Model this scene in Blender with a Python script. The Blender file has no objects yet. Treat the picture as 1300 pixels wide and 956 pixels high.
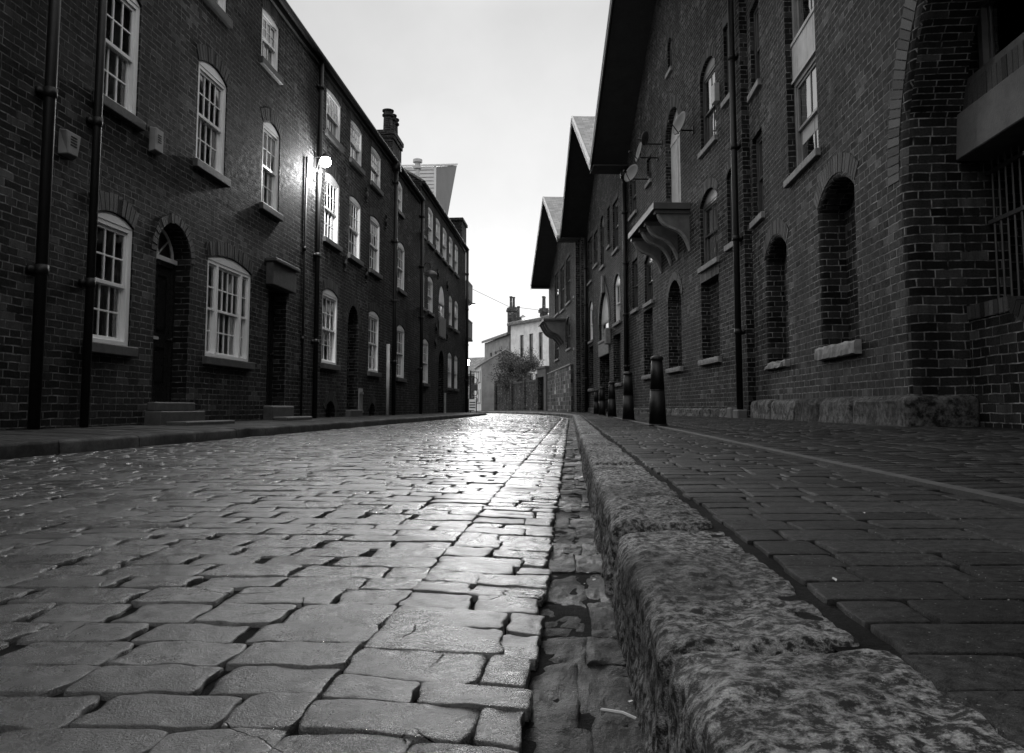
import bpy, bmesh, math, random
import numpy as np
from mathutils import Vector
from mathutils.geometry import tessellate_polygon
random.seed(7); rng = np.random.default_rng(11)
R = math.radians
scene = bpy.context.scene
COL = bpy.data.collections.new('street'); scene.collection.children.link(COL)

# ------------------------------------------------------------------ materials
def nodes(name):
    m = bpy.data.materials.new(name); m.use_nodes = True
    nt = m.node_tree; nt.nodes.clear()
    out = nt.nodes.new('ShaderNodeOutputMaterial')
    return m, nt, out
class N:
    def __init__(s, nt): s.nt = nt
    def new(s, t, **kw):
        n = s.nt.nodes.new(t)
        for k, v in kw.items():
            if k[0] == '_': n.inputs[k[1:].replace('_', ' ')].default_value = v
            else: setattr(n, k, v)
        return n
    def link(s, a, b): s.nt.links.new(a, b)
    def noise(s, vec, scale, detail=4, rough=.6, dist=0):
        n = s.new('ShaderNodeTexNoise', _Scale=scale, _Detail=detail, _Roughness=rough, _Distortion=dist)
        s.link(vec, n.inputs['Vector']); return n.outputs['Fac']
    def ramp(s, fac, lo, hi, a=0., b=1.):
        n = s.new('ShaderNodeMapRange'); n.inputs[1].default_value = lo; n.inputs[2].default_value = hi
        n.inputs[3].default_value = a; n.inputs[4].default_value = b
        s.link(fac, n.inputs[0]); return n.outputs[0]
    def math(s, op, a, b=None, clamp=False):
        n = s.new('ShaderNodeMath', operation=op); n.use_clamp = clamp
        for i, v in enumerate((a, b)):
            if v is None: continue
            if isinstance(v, (int, float)): n.inputs[i].default_value = v
            else: s.link(v, n.inputs[i])
        return n.outputs[0]
    def mix(s, f, a, b):   # scalar mix
        n = s.new('ShaderNodeMix', data_type='FLOAT')
        for i, v in enumerate((f, a, b)):
            idx = (0, 2, 3)[i]
            if isinstance(v, (int, float)): n.inputs[idx].default_value = v
            else: s.link(v, n.inputs[idx])
        return n.outputs[0]
def grey(v): return (v, v, v, 1)
def principled(N_, out, base, rough, normal=None, spec=.5, metal=0., coat=0.):
    p = N_.new('ShaderNodeBsdfPrincipled')
    for k, v in (('Base Color', base), ('Roughness', rough)):
        if isinstance(v, (int, float)):
            p.inputs[k].default_value = grey(v) if k == 'Base Color' else v
        else: N_.link(v, p.inputs[k])
    p.inputs['Specular IOR Level'].default_value = spec; p.inputs['Metallic'].default_value = metal
    p.inputs['Coat Weight'].default_value = coat; p.inputs['Coat Roughness'].default_value = .12
    if normal is not None: N_.link(normal, p.inputs['Normal'])
    N_.link(p.outputs[0], out.inputs['Surface']); return p

def brick_mat(name, dark, light, mort, row=.09, width=.26, bump=.9, patch=.5, msize=.012, dist=.012):
    m, nt, out = nodes(name); n = N(nt)
    uv = n.new('ShaderNodeUVMap').outputs[0]
    geo = n.new('ShaderNodeTexCoord').outputs['Object']
    nz = n.new('ShaderNodeTexNoise', _Scale=5.0, _Detail=3.0); n.link(uv, nz.inputs['Vector'])
    vm = n.new('ShaderNodeVectorMath', operation='SUBTRACT'); n.link(nz.outputs['Color'], vm.inputs[0]); vm.inputs[1].default_value = (.5,.5,.5)
    vs = n.new('ShaderNodeVectorMath', operation='SCALE'); n.link(vm.outputs[0], vs.inputs[0]); vs.inputs['Scale'].default_value = dist*2.2
    va = n.new('ShaderNodeVectorMath', operation='ADD'); n.link(uv, va.inputs[0]); n.link(vs.outputs[0], va.inputs[1])
    b = n.new('ShaderNodeTexBrick', _Scale=1.0, _Mortar_Size=msize, _Mortar_Smooth=.35, _Bias=0.0, _Brick_Width=width, _Row_Height=row)
    b.offset = .5; b.squash = .62; b.squash_frequency = 4
    b.inputs['Color1'].default_value = grey(0); b.inputs['Color2'].default_value = grey(1)
    n.link(va.outputs[0], b.inputs['Vector'])
    fac = b.outputs['Fac']
    bw = n.new('ShaderNodeRGBToBW'); n.link(b.outputs['Color'], bw.inputs[0])
    fine = n.noise(uv, 45, 5, .7); mid = n.noise(uv, 9, 4, .65); big = n.noise(uv, .55, 5, .6)
    t = n.math('POWER', bw.outputs[0], 1.7)
    t = n.math('MULTIPLY', n.math('ADD', n.math('MULTIPLY', t, .75), .12), n.ramp(fine, .3, .7, .45, 1.5))
    bc = n.mix(t, dark, light)
    bc = n.math('ADD', bc, n.math('MULTIPLY', n.ramp(bw.outputs[0], .86, .97), light*1.1))
    bc = n.math('MULTIPLY', bc, n.ramp(bw.outputs[0], .02, .16, .25, 1.))
    pt = n.ramp(big, .35, .68, 1-patch, 1+patch*.6)
    bc = n.math('MULTIPLY', bc, pt)
    mp_ = n.new('ShaderNodeMapping'); mp_.inputs['Scale'].default_value = (2.2,.22,1); n.link(uv, mp_.inputs['Vector'])
    streak = n.noise(mp_.outputs[0], 1.6, 5, .65)
    bc = n.math('MULTIPLY', bc, n.ramp(streak, .36, .62, .45, 1.25))
    mp = n.math('MULTIPLY', n.ramp(mid, .34, .62), n.ramp(big, .3, .6, .45, 1.))
    mc = n.mix(mp, dark*.5, mort)
    base = n.mix(fac, bc, n.math('MULTIPLY', mc, n.ramp(streak, .36, .6, .45, 1.1)))
    h = n.math('ADD', n.math('MULTIPLY', n.math('SUBTRACT', 1., fac), .010), n.math('ADD', n.math('MULTIPLY', fine, .006), n.math('MULTIPLY', mid, .006)))
    h = n.math('ADD', h, n.math('MULTIPLY', bw.outputs[0], .004))
    bp = n.new('ShaderNodeBump', _Strength=bump, _Distance=1.0); n.link(h, bp.inputs['Height'])
    rgh = n.ramp(mid, .3, .7, .65, .95)
    principled(n, out, base, rgh, bp.outputs[0], spec=.2)
    return m
def tone_brick(name, dark, light):
    m, nt, out = nodes(name); n = N(nt)
    a = n.new('ShaderNodeAttribute', attribute_name='tone'); uv = n.new('ShaderNodeUVMap').outputs[0]
    fine = n.noise(uv, 50, 5, .7)
    base = n.mix(n.math('MULTIPLY', a.outputs['Fac'], n.ramp(fine, .3, .7, .5, 1.2)), dark, light)
    bp = n.new('ShaderNodeBump', _Strength=.8, _Distance=.01); n.link(fine, bp.inputs['Height'])
    principled(n, out, base, .7, bp.outputs[0], spec=.3); return m
def plain(name, v, rough=.6, var=.3, scale=6, bump=.2, bd=.004, metal=0., spec=.5, fine=40):
    m, nt, out = nodes(name); n = N(nt)
    uv = n.new('ShaderNodeTexCoord').outputs['Object']
    a = n.noise(uv, scale, 6, .65); f = n.noise(uv, fine, 4, .7)
    base = n.math('MULTIPLY', n.ramp(a, .3, .7, 1-var, 1+var), v)
    bp = n.new('ShaderNodeBump', _Strength=bump, _Distance=bd); n.link(n.math('ADD', f, a), bp.inputs['Height'])
    principled(n, out, base, n.ramp(f, .3, .7, max(.05, rough-.1), min(1., rough+.12)), bp.outputs[0], metal=metal, spec=spec); return m
def stone_mat(name, lo, hi, rlo, rhi, scale=30, bump=.6, bd=.004, speck=0., blotch=.5, coat=0., tone=True, spec=.5, contrast=(.38,.66), crack=False, det=6, grit=.35):
    m, nt, out = nodes(name); n = N(nt)
    co = n.new('ShaderNodeTexCoord').outputs['Object']
    f = n.noise(co, scale, det, .74); g = n.noise(co, scale*6, 3, .7); gg = n.noise(co, 520, 2, .6); b = n.noise(co, 1.7, 5, .65, .4)
    base = n.mix(n.ramp(f, contrast[0], contrast[1]), lo, hi)
    base = n.math('MULTIPLY', base, n.ramp(b, .35, .65, 1-blotch, 1+blotch*.5))
    if tone:
        a = n.new('ShaderNodeAttribute', attribute_name='tone')
        base = n.math('MULTIPLY', base, n.ramp(a.outputs['Fac'], 0, 1, .5, 1.5))
    if speck:
        v = n.new('ShaderNodeTexVoronoi', _Scale=110.0); n.link(co, v.inputs['Vector'])
        s = n.math('MULTIPLY', n.math('LESS_THAN', v.outputs['Distance'], .16), n.math('GREATER_THAN', g, .56))
        base = n.math('ADD', base, n.math('MULTIPLY', s, speck))
    bp = n.new('ShaderNodeBump', _Strength=bump, _Distance=bd)
    hh = n.math('ADD', n.math('ADD', f, n.math('MULTIPLY', g, .6)), n.math('MULTIPLY', gg, grit))
    base = n.math('MULTIPLY', base, n.ramp(gg, .3, .7, .65, 1.35))
    if crack:
        wv = n.new('ShaderNodeTexNoise', _Scale=9., _Detail=3.); n.link(co, wv.inputs['Vector'])
        ad = n.new('ShaderNodeVectorMath', operation='MULTIPLY_ADD'); n.link(wv.outputs['Color'], ad.inputs[0]); ad.inputs[1].default_value = (.05,.05,.05); n.link(co, ad.inputs[2])
        vo = n.new('ShaderNodeTexVoronoi', feature='DISTANCE_TO_EDGE', _Scale=5.5); n.link(ad.outputs[0], vo.inputs['Vector'])
        mk = n.ramp(n.noise(co, 4.3, 2), .56, .60)
        ck = n.math('MULTIPLY', n.ramp(vo.outputs['Distance'], .0, .010, 1., 0.), mk)
        base = n.math('MULTIPLY', base, n.math('SUBTRACT', 1., n.math('MULTIPLY', ck, .85)))
        hh = n.math('SUBTRACT', hh, n.math('MULTIPLY', ck, 1.2))
    n.link(hh, bp.inputs['Height'])
    wet = n.noise(co, 2.6, 5, .65)
    principled(n, out, base, n.math('ADD', n.ramp(wet, .35, .65, rlo, rhi), n.math('MULTIPLY', n.ramp(g, .3, .7), .14)), bp.outputs[0], coat=coat, spec=spec)
    return m
M = {}
M['brick_left'] = brick_mat('brick_left', .002, .036, .24, row=.078, width=.24, bump=1., patch=.6, msize=.0075)
M['brick_right'] = brick_mat('brick_right', .002, .048, .36, row=.09, width=.26, bump=1., patch=.55, msize=.0075)
M['brick_far'] = brick_mat('brick_far', .03, .16, .40, row=.11, width=.3, bump=.8)
M['brick_stone'] = brick_mat('brick_stone', .06, .24, .50, row=.24, width=.55, bump=.8, msize=.016)
M['arch_left'] = tone_brick('arch_left', .006, .05)
M['arch_right'] = tone_brick('arch_right', .006, .085)
M['white'] = plain('white_paint', .82, .45, .08, 3, .15, .002)
M['dark_frame'] = plain('dark_frame', .045, .35, .2, 5, .1, .002)
M['grey_frame'] = plain('grey_frame', .22, .5, .2, 5, .1, .002)
M['sill_dark'] = plain('sill_dark', .055, .6, .4, 8, .5, .004)
M['sill_pale'] = plain('sill_pale', .2, .75, .35, 9, .8, .006)
M['plinth'] = stone_mat('plinth_stone', .010, .16, .6, .85, 11, 1.0, .02, contrast=(.42,.60), spec=.25, det=10, tone=True, blotch=.5)
M['iron'] = plain('black_iron', .008, .5, .4, 8, .3, .002, spec=.3)
M['door'] = plain('door_paint', .012, .3, .3, 3, .1, .002)
M['board'] = plain('board_grey', .42, .6, .2, 4, .3, .003)
M['soffit'] = plain('soffit', .02, .8, .3, 3, .3, .004)
M['fascia'] = plain('fascia', .06, .5, .3, 3, .2, .003)
M['fascia_pale'] = plain('fascia_pale', .45, .5, .2, 3, .2, .003)
M['concrete'] = plain('concrete', .12, .8, .35, 3, .6, .006)
M['render_white'] = plain('render_white', .82, .8, .22, 1.2, .3, .004)
M['render_grey'] = plain('render_grey', .30, .8, .3, 1.0, .3, .004)
M['pale_metal'] = plain('pale_metal', .5, .4, .15, 4, .1, .002)
M['dish'] = plain('dish', .05, .4, .15, 4, .1, .002)
M['clad'] = plain('cladding', .62, .5, .1, 2, .1, .002)
M['clad_dark'] = plain('clad_dark', .10, .5, .2, .6, .1, .002)
M['curtain'] = plain('curtain', .42, .9, .15, 2, .2, .003)
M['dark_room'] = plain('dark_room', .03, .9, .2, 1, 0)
M['bark'] = plain('bark', .06, .9, .4, 8, .8, .02)
M['earth'] = plain('earth', .05, .8, .4, .5, .6, .03)
M['sett'] = stone_mat('sett', .005, .075, .06, .38, 48, .9, .0034, crack=True, det=10, grit=.25, contrast=(.38,.62), blotch=.45, spec=.8, speck=.10)
M['chan'] = stone_mat('channel', .003, .06, .25, .7, 30, 1.0, .014, blotch=.8, spec=.3, speck=.2, det=10, grit=.6)
M['joint'] = stone_mat('joint', .004, .016, .75, .95, 30, 1.0, .01, tone=False, spec=.12)
M['kerb'] = stone_mat('kerb_granite', .008, .36, .5, .8, 72, 1.0, .006, blotch=.85, spec=.35, contrast=(.45,.60), det=12, grit=.5, speck=.3)
M['paver'] = stone_mat('paver', .006, .042, .45, .7, 60, .9, .003, speck=.22, blotch=.5, spec=.15, grit=.4)
M['flag'] = stone_mat('flag', .010, .045, .55, .8, 20, .8, .004, blotch=.5, spec=.25)

m, nt, out = nodes('slate'); n = N(nt)
uv = n.new('ShaderNodeUVMap').outputs[0]
b = n.new('ShaderNodeTexBrick', _Scale=1.0, _Mortar_Size=.008, _Brick_Width=.3, _Row_Height=.2)
b.inputs['Color1'].default_value = grey(.10); b.inputs['Color2'].default_value = grey(.24); b.inputs['Mortar'].default_value = grey(.03)
n.link(uv, b.inputs['Vector'])
bw = n.new('ShaderNodeRGBToBW'); n.link(b.outputs[0], bw.inputs[0])
bp = n.new('ShaderNodeBump', _Strength=.6, _Distance=.01, ); bp.invert = True; n.link(b.outputs['Fac'], bp.inputs['Height'])
principled(n, out, n.math('MULTIPLY', bw.outputs[0], n.ramp(n.noise(uv, 1.5), .3, .7, .6, 1.3)), .45, bp.outputs[0]); M['slate'] = m

m, nt, out = nodes('glass'); n = N(nt)
fr = n.new('ShaderNodeFresnel', _IOR=1.5); gl = n.new('ShaderNodeBsdfGlossy', _Roughness=.02); gl.inputs['Color'].default_value = grey(.95)
co = n.new('ShaderNodeTexCoord').outputs['Object']
bp = n.new('ShaderNodeBump', _Strength=.25, _Distance=.02); n.link(n.noise(co, 2.2, 1), bp.inputs['Height']); n.link(bp.outputs[0], gl.inputs['Normal'])
tr = n.new('ShaderNodeBsdfTransparent'); tr.inputs['Color'].default_value = grey(.93)
mx = n.new('ShaderNodeMixShader'); n.link(n.math('ADD', n.math('MULTIPLY', fr.outputs[0], 1.6), .05, clamp=True), mx.inputs[0])
n.link(tr.outputs[0], mx.inputs[1]); n.link(gl.outputs[0], mx.inputs[2]); n.link(mx.outputs[0], out.inputs['Surface']); M['glass'] = m

m, nt, out = nodes('leaf'); n = N(nt)
a = n.new('ShaderNodeAttribute', attribute_name='tone')
principled(n, out, n.ramp(a.outputs['Fac'], 0, 1, .03, .15), .6, spec=.3); M['leaf'] = m
m, nt, out = nodes('lamp_glow'); n = N(nt)
e = n.new('ShaderNodeEmission', _Strength=60.); n.link(e.outputs[0], out.inputs['Surface']); M['glow'] = m

# ------------------------------------------------------------------ mesh builder
class MB:
    def __init__(s): s.v = []; s.f = []; s.t = []; s.mi = []
    def face(s, pts, tone=.5, mi=0):
        k = len(s.v); s.v += [tuple(p) for p in pts]; s.f.append(tuple(range(k, k+len(pts)))); s.t.append(tone); s.mi.append(mi)
    def poly(s, verts, faces, tone=.5, mi=0):
        k = len(s.v); s.v += [tuple(p) for p in verts]
        for f in faces: s.f.append(tuple(i+k for i in f)); s.t.append(tone); s.mi.append(mi)
    def box(s, a, b, tone=.5, mi=0):
        (x0,y0,z0),(x1,y1,z1) = a, b
        if x0 > x1: x0, x1 = x1, x0
        if y0 > y1: y0, y1 = y1, y0
        if z0 > z1: z0, z1 = z1, z0
        v = [(x0,y0,z0),(x1,y0,z0),(x1,y1,z0),(x0,y1,z0),(x0,y0,z1),(x1,y0,z1),(x1,y1,z1),(x0,y1,z1)]
        s.poly(v, [(0,3,2,1),(4,5,6,7),(0,1,5,4),(1,2,6,5),(2,3,7,6),(3,0,4,7)], tone, mi)
    def prism(s, base, top, tone=.5, mi=0):
        n = len(base); s.poly(list(base)+list(top), [tuple(range(n-1,-1,-1)), tuple(range(n,2*n))]+[(i,(i+1)%n,n+(i+1)%n,n+i) for i in range(n)], tone, mi)
    def tube(s, pts, r, seg=10, cap=True, tone=.5, mi=0):
        pts = [Vector(p) for p in pts]; rs = r if isinstance(r, (list,tuple)) else [r]*len(pts)
        rings = []; up0 = None
        for i, p in enumerate(pts):
            d = (pts[min(i+1,len(pts)-1)]-pts[max(i-1,0)]).normalized()
            if up0 is None or abs(d.dot(up0)) > .98: up0 = Vector((0,0,1)) if abs(d.z) < .9 else Vector((1,0,0))
            a = d.cross(up0).normalized(); b = a.cross(d)
            rings.append([p+(a*math.cos(2*math.pi*k/seg)+b*math.sin(2*math.pi*k/seg))*rs[i] for k in range(seg)])
        v = [q for rg in rings for q in rg]; f = []
        for i in range(len(pts)-1):
            for k in range(seg): f.append((i*seg+k, i*seg+(k+1)%seg, (i+1)*seg+(k+1)%seg, (i+1)*seg+k))
        if cap: f += [tuple(range(seg-1,-1,-1)), tuple((len(pts)-1)*seg+k for k in range(seg))]
        s.poly(v, f, tone, mi)
    def lathe(s, c, prof, seg=20, tone=.5, mi=0):
        s.tube([(c[0],c[1],c[2]+z) for r,z in prof], [r for r,z in prof], seg, True, tone, mi)
    def obj(s, name, mats, parent=None, smooth=False, bevel=0, seg=1, loc=None):
        me = bpy.data.meshes.new(name); me.from_pydata(s.v, [], s.f)
        if not isinstance(mats, (list,tuple)): mats = [mats]
        for mm in mats: me.materials.append(M[mm])
        me.polygons.foreach_set('material_index', s.mi)
        a = me.attributes.new('tone', 'FLOAT', 'FACE'); a.data.foreach_set('value', s.t)
        if bevel:
            bm = bmesh.new(); bm.from_mesh(me); bmesh.ops.remove_doubles(bm, verts=bm.verts, dist=1e-5)
            es = [e for e in bm.edges if len(e.link_faces)==2 and e.calc_face_angle(0) > .5]
            bmesh.ops.bevel(bm, geom=es, offset=bevel, segments=seg, profile=.5, affect='EDGES', clamp_overlap=True)
            bm.to_mesh(me); bm.free()
        boxuv(me)
        if smooth: me.polygons.foreach_set('use_smooth', [True]*len(me.polygons))
        o = bpy.data.objects.new(name, me); COL.objects.link(o)
        if parent: o.parent = parent
        if loc: o.location = loc
        return o
def boxuv(me):
    nl = len(me.loops); npol = len(me.polygons)
    co = np.empty(len(me.vertices)*3, np.float32); me.vertices.foreach_get('co', co); co = co.reshape(-1,3)
    vi = np.empty(nl, np.int32); me.loops.foreach_get('vertex_index', vi)
    nr = np.empty(npol*3, np.float32); me.polygons.foreach_get('normal', nr); nr = np.abs(nr.reshape(-1,3))
    lt = np.empty(npol, np.int32); me.polygons.foreach_get('loop_total', lt)
    pn = np.repeat(nr, lt, axis=0); p = co[vi]
    top = pn[:,2] > .75; xs = (~top) & (pn[:,0] >= pn[:,1])
    sl = (pn[:,2] > .3) & (~top)
    uv = np.empty((nl,2), np.float32)
    uv[:,0] = np.where(top, p[:,0], np.where(xs, p[:,1], p[:,0])); uv[:,1] = np.where(top, p[:,1], p[:,2])
    uv[sl,1] *= 1.6
    l = me.uv_layers.new(name='UVMap'); l.data.foreach_set('uv', uv.ravel())
def tag(o, label=None, cat=None, group=None, kind=None):
    if label: o['label'] = label
    if cat: o['category'] = cat
    if group: o['group'] = group
    if kind: o['kind'] = kind
    return o
def empty(name, loc, rz=0, label=None, cat=None, group=None):
    o = bpy.data.objects.new(name, None); COL.objects.link(o); o.location = loc; o.rotation_euler = (0,0,rz); o.empty_display_size = .3
    return tag(o, label, cat, group)

# ------------------------------------------------------------------ numpy value noise
_tab = rng.random((256,256)).astype(np.float64)
def vn(x, y):
    xi = np.floor(x).astype(int); yi = np.floor(y).astype(int); fx = x-xi; fy = y-yi
    fx = fx*fx*(3-2*fx); fy = fy*fy*(3-2*fy)
    g = lambda a, b: _tab[a & 255, b & 255]
    return ((g(xi,yi)*(1-fx)+g(xi+1,yi)*fx)*(1-fy)+(g(xi,yi+1)*(1-fx)+g(xi+1,yi+1)*fx)*fy)*2-1
def fbm(x, y, o=3):
    r = 0; a = 1; s = 0
    for k in range(o): r = r+a*vn(x*2**k+17.3*k, y*2**k+5.1*k); s += a; a *= .5
    return r/s

# ------------------------------------------------------------------ facade helpers
class Bld:
    """local frame: u along the facade (away from camera), d outward to the street, z up"""
    def __init__(s, name, label, cat, x, y, side, u0, th=0., zb=.1, group=None):
        s.side = side; s.u0 = u0; s.zb = zb
        dx, dy = -math.sin(th), math.cos(th)
        s.e = empty(name, (x+dx*u0, y+dy*u0, zb), th, label, cat, group)
    def P(s, u, d, z): return (s.side*d, u-s.u0, z-s.zb)
    def box(s, mb, u0, u1, d0, d1, z0, z1, tone=.5, mi=0): mb.box(s.P(u0,d0,z0), s.P(u1,d1,z1), tone, mi)
    def face(s, mb, pts, tone=.5, mi=0):
        q = [s.P(*p) for p in pts]
        if s.side < 0: q.reverse()
        mb.face(q, tone, mi)
def path(u0, u1, z0, z1, rise=0, n=12):
    """closed outline, z1 is the top of the arch"""
    if rise <= 0: return [(u0,z0),(u1,z0),(u1,z1),(u0,z1)]
    w = u1-u0; rise = min(rise, w/2); Rr = (w*w/4+rise*rise)/(2*rise); cz = z1-Rr; cu = (u0+u1)/2
    a0 = math.asin(min(1, w/2/Rr)); p = [(u0,z0),(u1,z0)]
    for k in range(n+1):
        a = a0-2*a0*k/n; p.append((cu+Rr*math.sin(a), cz+Rr*math.cos(a)))
    return p
def wall(b, outer, holes, mat, name='wall', extra=None):
    """holes: dict(u0,u1,z0,z1,rise,depth,blind,bull)"""
    mb = MB(); loops = [[Vector((p[0],p[1],0)) for p in outer]]; hp = []
    for h in holes:
        e = h.get('bull', 0)
        hp.append(path(h['u0']-e, h['u1']+e, h['z0'], h['z1']+e, h.get('rise',0)))
        loops.append([Vector((p[0],p[1],0)) for p in hp[-1]])
    flat = [v for l in loops for v in l]
    for t in tessellate_polygon(loops):
        q = [flat[i] for i in t]
        nz = (q[1]-q[0]).cross(q[2]-q[0]).z
        if nz > 0: q.reverse()       # (u,z) seen from outside on the +d side: d = u x z reversed
        b.face(mb, [(v.x, 0, v.y) for v in reversed(q)])
    for h, p in zip(holes, hp):
        e = h.get('bull', 0); dep = h.get('depth', .13); rings = []
        if e:
            for k in range(6):
                a = k/5*math.pi/2
                rings.append((e*(1-math.sin(a)), -e*(1-math.cos(a))))
        else: rings.append((0, 0))
        rings.append((0, -dep))
        rp = [(path(h['u0']-ee, h['u1']+ee, h['z0'], h['z1']+ee, h.get('rise',0)), d) for ee, d in rings]
        for (pa, da), (pb, db) in zip(rp, rp[1:]):
            for i in range(len(pa)):
                j = (i+1) % len(pa)
                b.face(mb, [(pa[i][0],da,pa[i][1]),(pa[j][0],da,pa[j][1]),(pb[j][0],db,pb[j][1]),(pb[i][0],db,pb[i][1])])
        if h.get('blind'):
            b.face(mb, [(q[0],-dep,q[1]) for q in rp[-1][0]])
    if extra: extra(mb)
    return mb.obj(name, mat, b.e)
def arch(b, h, mat, hh=.22, proud=.004, name='brick_arch', bw=.075):
    rise = h.get('rise', 0); u0, u1, z1 = h['u0'], h['u1'], h['z1']; e = h.get('bull',0); u0 -= e; u1 += e; z1 += e
    mb = MB(); w = u1-u0
    if rise > 0:
        rise = min(rise, w/2)
        Rr = (w*w/4+rise*rise)/(2*rise); cz = z1-Rr; cu = (u0+u1)/2; a0 = math.asin(min(1,w/2/Rr)); L = 2*a0*(Rr+hh*.5)
        k = max(3, round(L/(bw+.012)))
        for i in range(k):
            g = .006/Rr; aa = -a0+2*a0*i/k+g; ab = -a0+2*a0*(i+1)/k-g
            r0 = Rr+.003+random.uniform(0,.006); r1 = Rr+hh+random.uniform(-.008,.008); pr = proud+random.uniform(0,.005)
            pts = [(cu+r0*math.sin(aa),cz+r0*math.cos(aa)),(cu+r0*math.sin(ab),cz+r0*math.cos(ab)),(cu+r1*math.sin(ab),cz+r1*math.cos(ab)),(cu+r1*math.sin(aa),cz+r1*math.cos(aa))]
            mb.prism([b.P(p[0],-.05,p[1]) for p in pts], [b.P(p[0],pr,p[1]) for p in pts], random.random())
    else:
        k = max(3, round((w+.1)/(bw+.012)))
        for i in range(k):
            a = u0-.05+(w+.1)*i/k+.005; c = u0-.05+(w+.1)*(i+1)/k-.005
            b.box(mb, a, c, -.05, proud+random.uniform(0,.005), z1+.003, z1+hh, random.random())
    return mb.obj(name, mat, b.e)
def sill(b, par, u0, u1, z0, mat='sill_dark', h=.12, out=.07, dep=.12, ext=.08, rough=0):
    mb = MB(); b.box(mb, u0-ext, u1+ext, -dep, out, z0-h, z0)
    o = mb.obj('sill', mat, par, bevel=.012, seg=2); return o
def sash(b, mb, pn, u0, u1, z0, z1, cols, rows, d, st=.045, bar=.022, mi=0):
    b.box(mb, u0, u0+st, d-.035, d, z0, z1, mi=mi); b.box(mb, u1-st, u1, d-.035, d, z0, z1, mi=mi)
    b.box(mb, u0+st, u1-st, d-.034, d-.001, z0, z0+st, mi=mi); b.box(mb, u0+st, u1-st, d-.034, d-.001, z1-st, z1, mi=mi)
    for i in range(1, cols):
        u = u0+st+(u1-u0-2*st)*i/cols; b.box(mb, u-bar/2, u+bar/2, d-.030, d-.005, z0+st, z1-st, mi=mi)
    for i in range(1, rows):
        z = z0+st+(z1-z0-2*st)*i/rows; b.box(mb, u0+st, u1-st, d-.028, d-.007, z-bar/2, z+bar/2, mi=mi)
    # each light of glass tilts by a hair so that reflections break up as on old windows
    for i in range(cols):
        for j in range(rows):
            ua = u0+st+(u1-u0-2*st)*i/cols; ub = u0+st+(u1-u0-2*st)*(i+1)/cols
            za = z0+st+(z1-z0-2*st)*j/rows; zb = z0+st+(z1-z0-2*st)*(j+1)/rows
            e = [random.uniform(-.0015,.0015) for _ in range(3)]; D = d-.018
            b.face(pn, [(ua,D+e[0],za),(ub,D+e[1],za),(ub,D+e[1]+e[2]-e[0],zb),(ua,D+e[2],zb)])
def curtain(b, par, u0, u1, z0, z1, style, d=-.19):
    if style == 'none': return
    mb = MB()
    def strip(a, c, k, amp):
        nn = max(4, int((c-a)/.018)); ph = random.random()*6
        for i in range(nn):
            x0 = a+(c-a)*i/nn; x1 = a+(c-a)*(i+1)/nn
            f = lambda x: d+amp*math.sin((x-a)*k+ph)+amp*.5*math.sin((x-a)*k*2.3+ph)
            b.face(mb, [(x0,f(x0),z0),(x1,f(x1),z0),(x1,f(x1),z1),(x0,f(x0),z1)])
    w = u1-u0
    if style == 'pair': strip(u0, u0+w*.3, 60, .022); strip(u1-w*.3, u1, 60, .022)
    elif style == 'full': strip(u0, u1, 55, .022)
    elif style == 'blind': b.box(mb, u0, u1, d-.01, d, z0+(z1-z0)*random.uniform(.05,.55), z1)
    elif style == 'half': b.box(mb, u0, u1, d-.01, d, z0+(z1-z0)*.5, z1)
    return mb.obj('curtain', 'curtain', par, smooth=False)
def window(b, u0, u1, z0, z1, rise=.09, cols=3, rows=(2,2), mat='white', sillmat='sill_dark', d=-.02, style=None,
           fw=.085, triple=False, sillh=.12, pm='white', name='window', slout=.07, split=.5):
    mb = MB(); pn = MB()
    rise = min(rise, (u1-u0)/2) if rise else 0
    zs = z1-rise-.07
    z0 += .002
    b.box(mb, u0+.002, u0+fw, d-.12, d, z0, zs); b.box(mb, u1-fw, u1-.002, d-.12, d, z0, zs)
    b.box(mb, u0+fw, u1-fw, d-.12, d+.004, z0, z0+.055)
    p = path(u0+.002, u1-.002, zs, z1-.003, rise); mb.prism([b.P(q[0],d-.12,q[1]) for q in p], [b.P(q[0],d,q[1]) for q in p])
    if rise > .05:
        p2 = path(u0+.03, u1-.03, zs+.05, z1-.03, rise*.9); mb.prism([b.P(q[0],d-.02,q[1]) for q in p2], [b.P(q[0],d+.008,q[1]) for q in p2])
    a, c, zi = u0+fw, u1-fw, z0+.055; zm = zi+(zs-zi)*split
    if triple:
        w = c-a; m1, m2 = a+w*.20, c-w*.20
        for m_ in (m1, m2): b.box(mb, m_-.03, m_+.03, d-.12, d+.006, zi, zs)
        for (p0, p1, cc) in ((a,m1-.03,1),(m1+.03,m2-.03,4),(m2+.03,c,1)):
            sash(b, mb, pn, p0, p1, zm-.02, zs, cc, rows[1], d-.02, st=.035); sash(b, mb, pn, p0, p1, zi, zm+.02, cc, rows[0], d-.06, st=.035)
    else:
        sash(b, mb, pn, a, c, zm-.02, zs, cols, rows[1], d-.02); sash(b, mb, pn, a, c, zi, zm+.02, cols, rows[0], d-.06)
    o = mb.obj(name, mat, b.e, bevel=.003)
    pn.obj('pane', 'glass', o)
    st = style or random.choice(['pair','full','blind','half','none','none'])
    curtain(b, o, u0+fw, u1-fw, z0+.06, zs, st)
    if sillmat: sill(b, o, u0, u1, z0-.002, sillmat, sillh, slout)
    return o
def hole(u0,u1,z0,z1,rise=.09,**k): return dict(u0=u0,u1=u1,z0=z0,z1=z1,rise=rise,**k)
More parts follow.
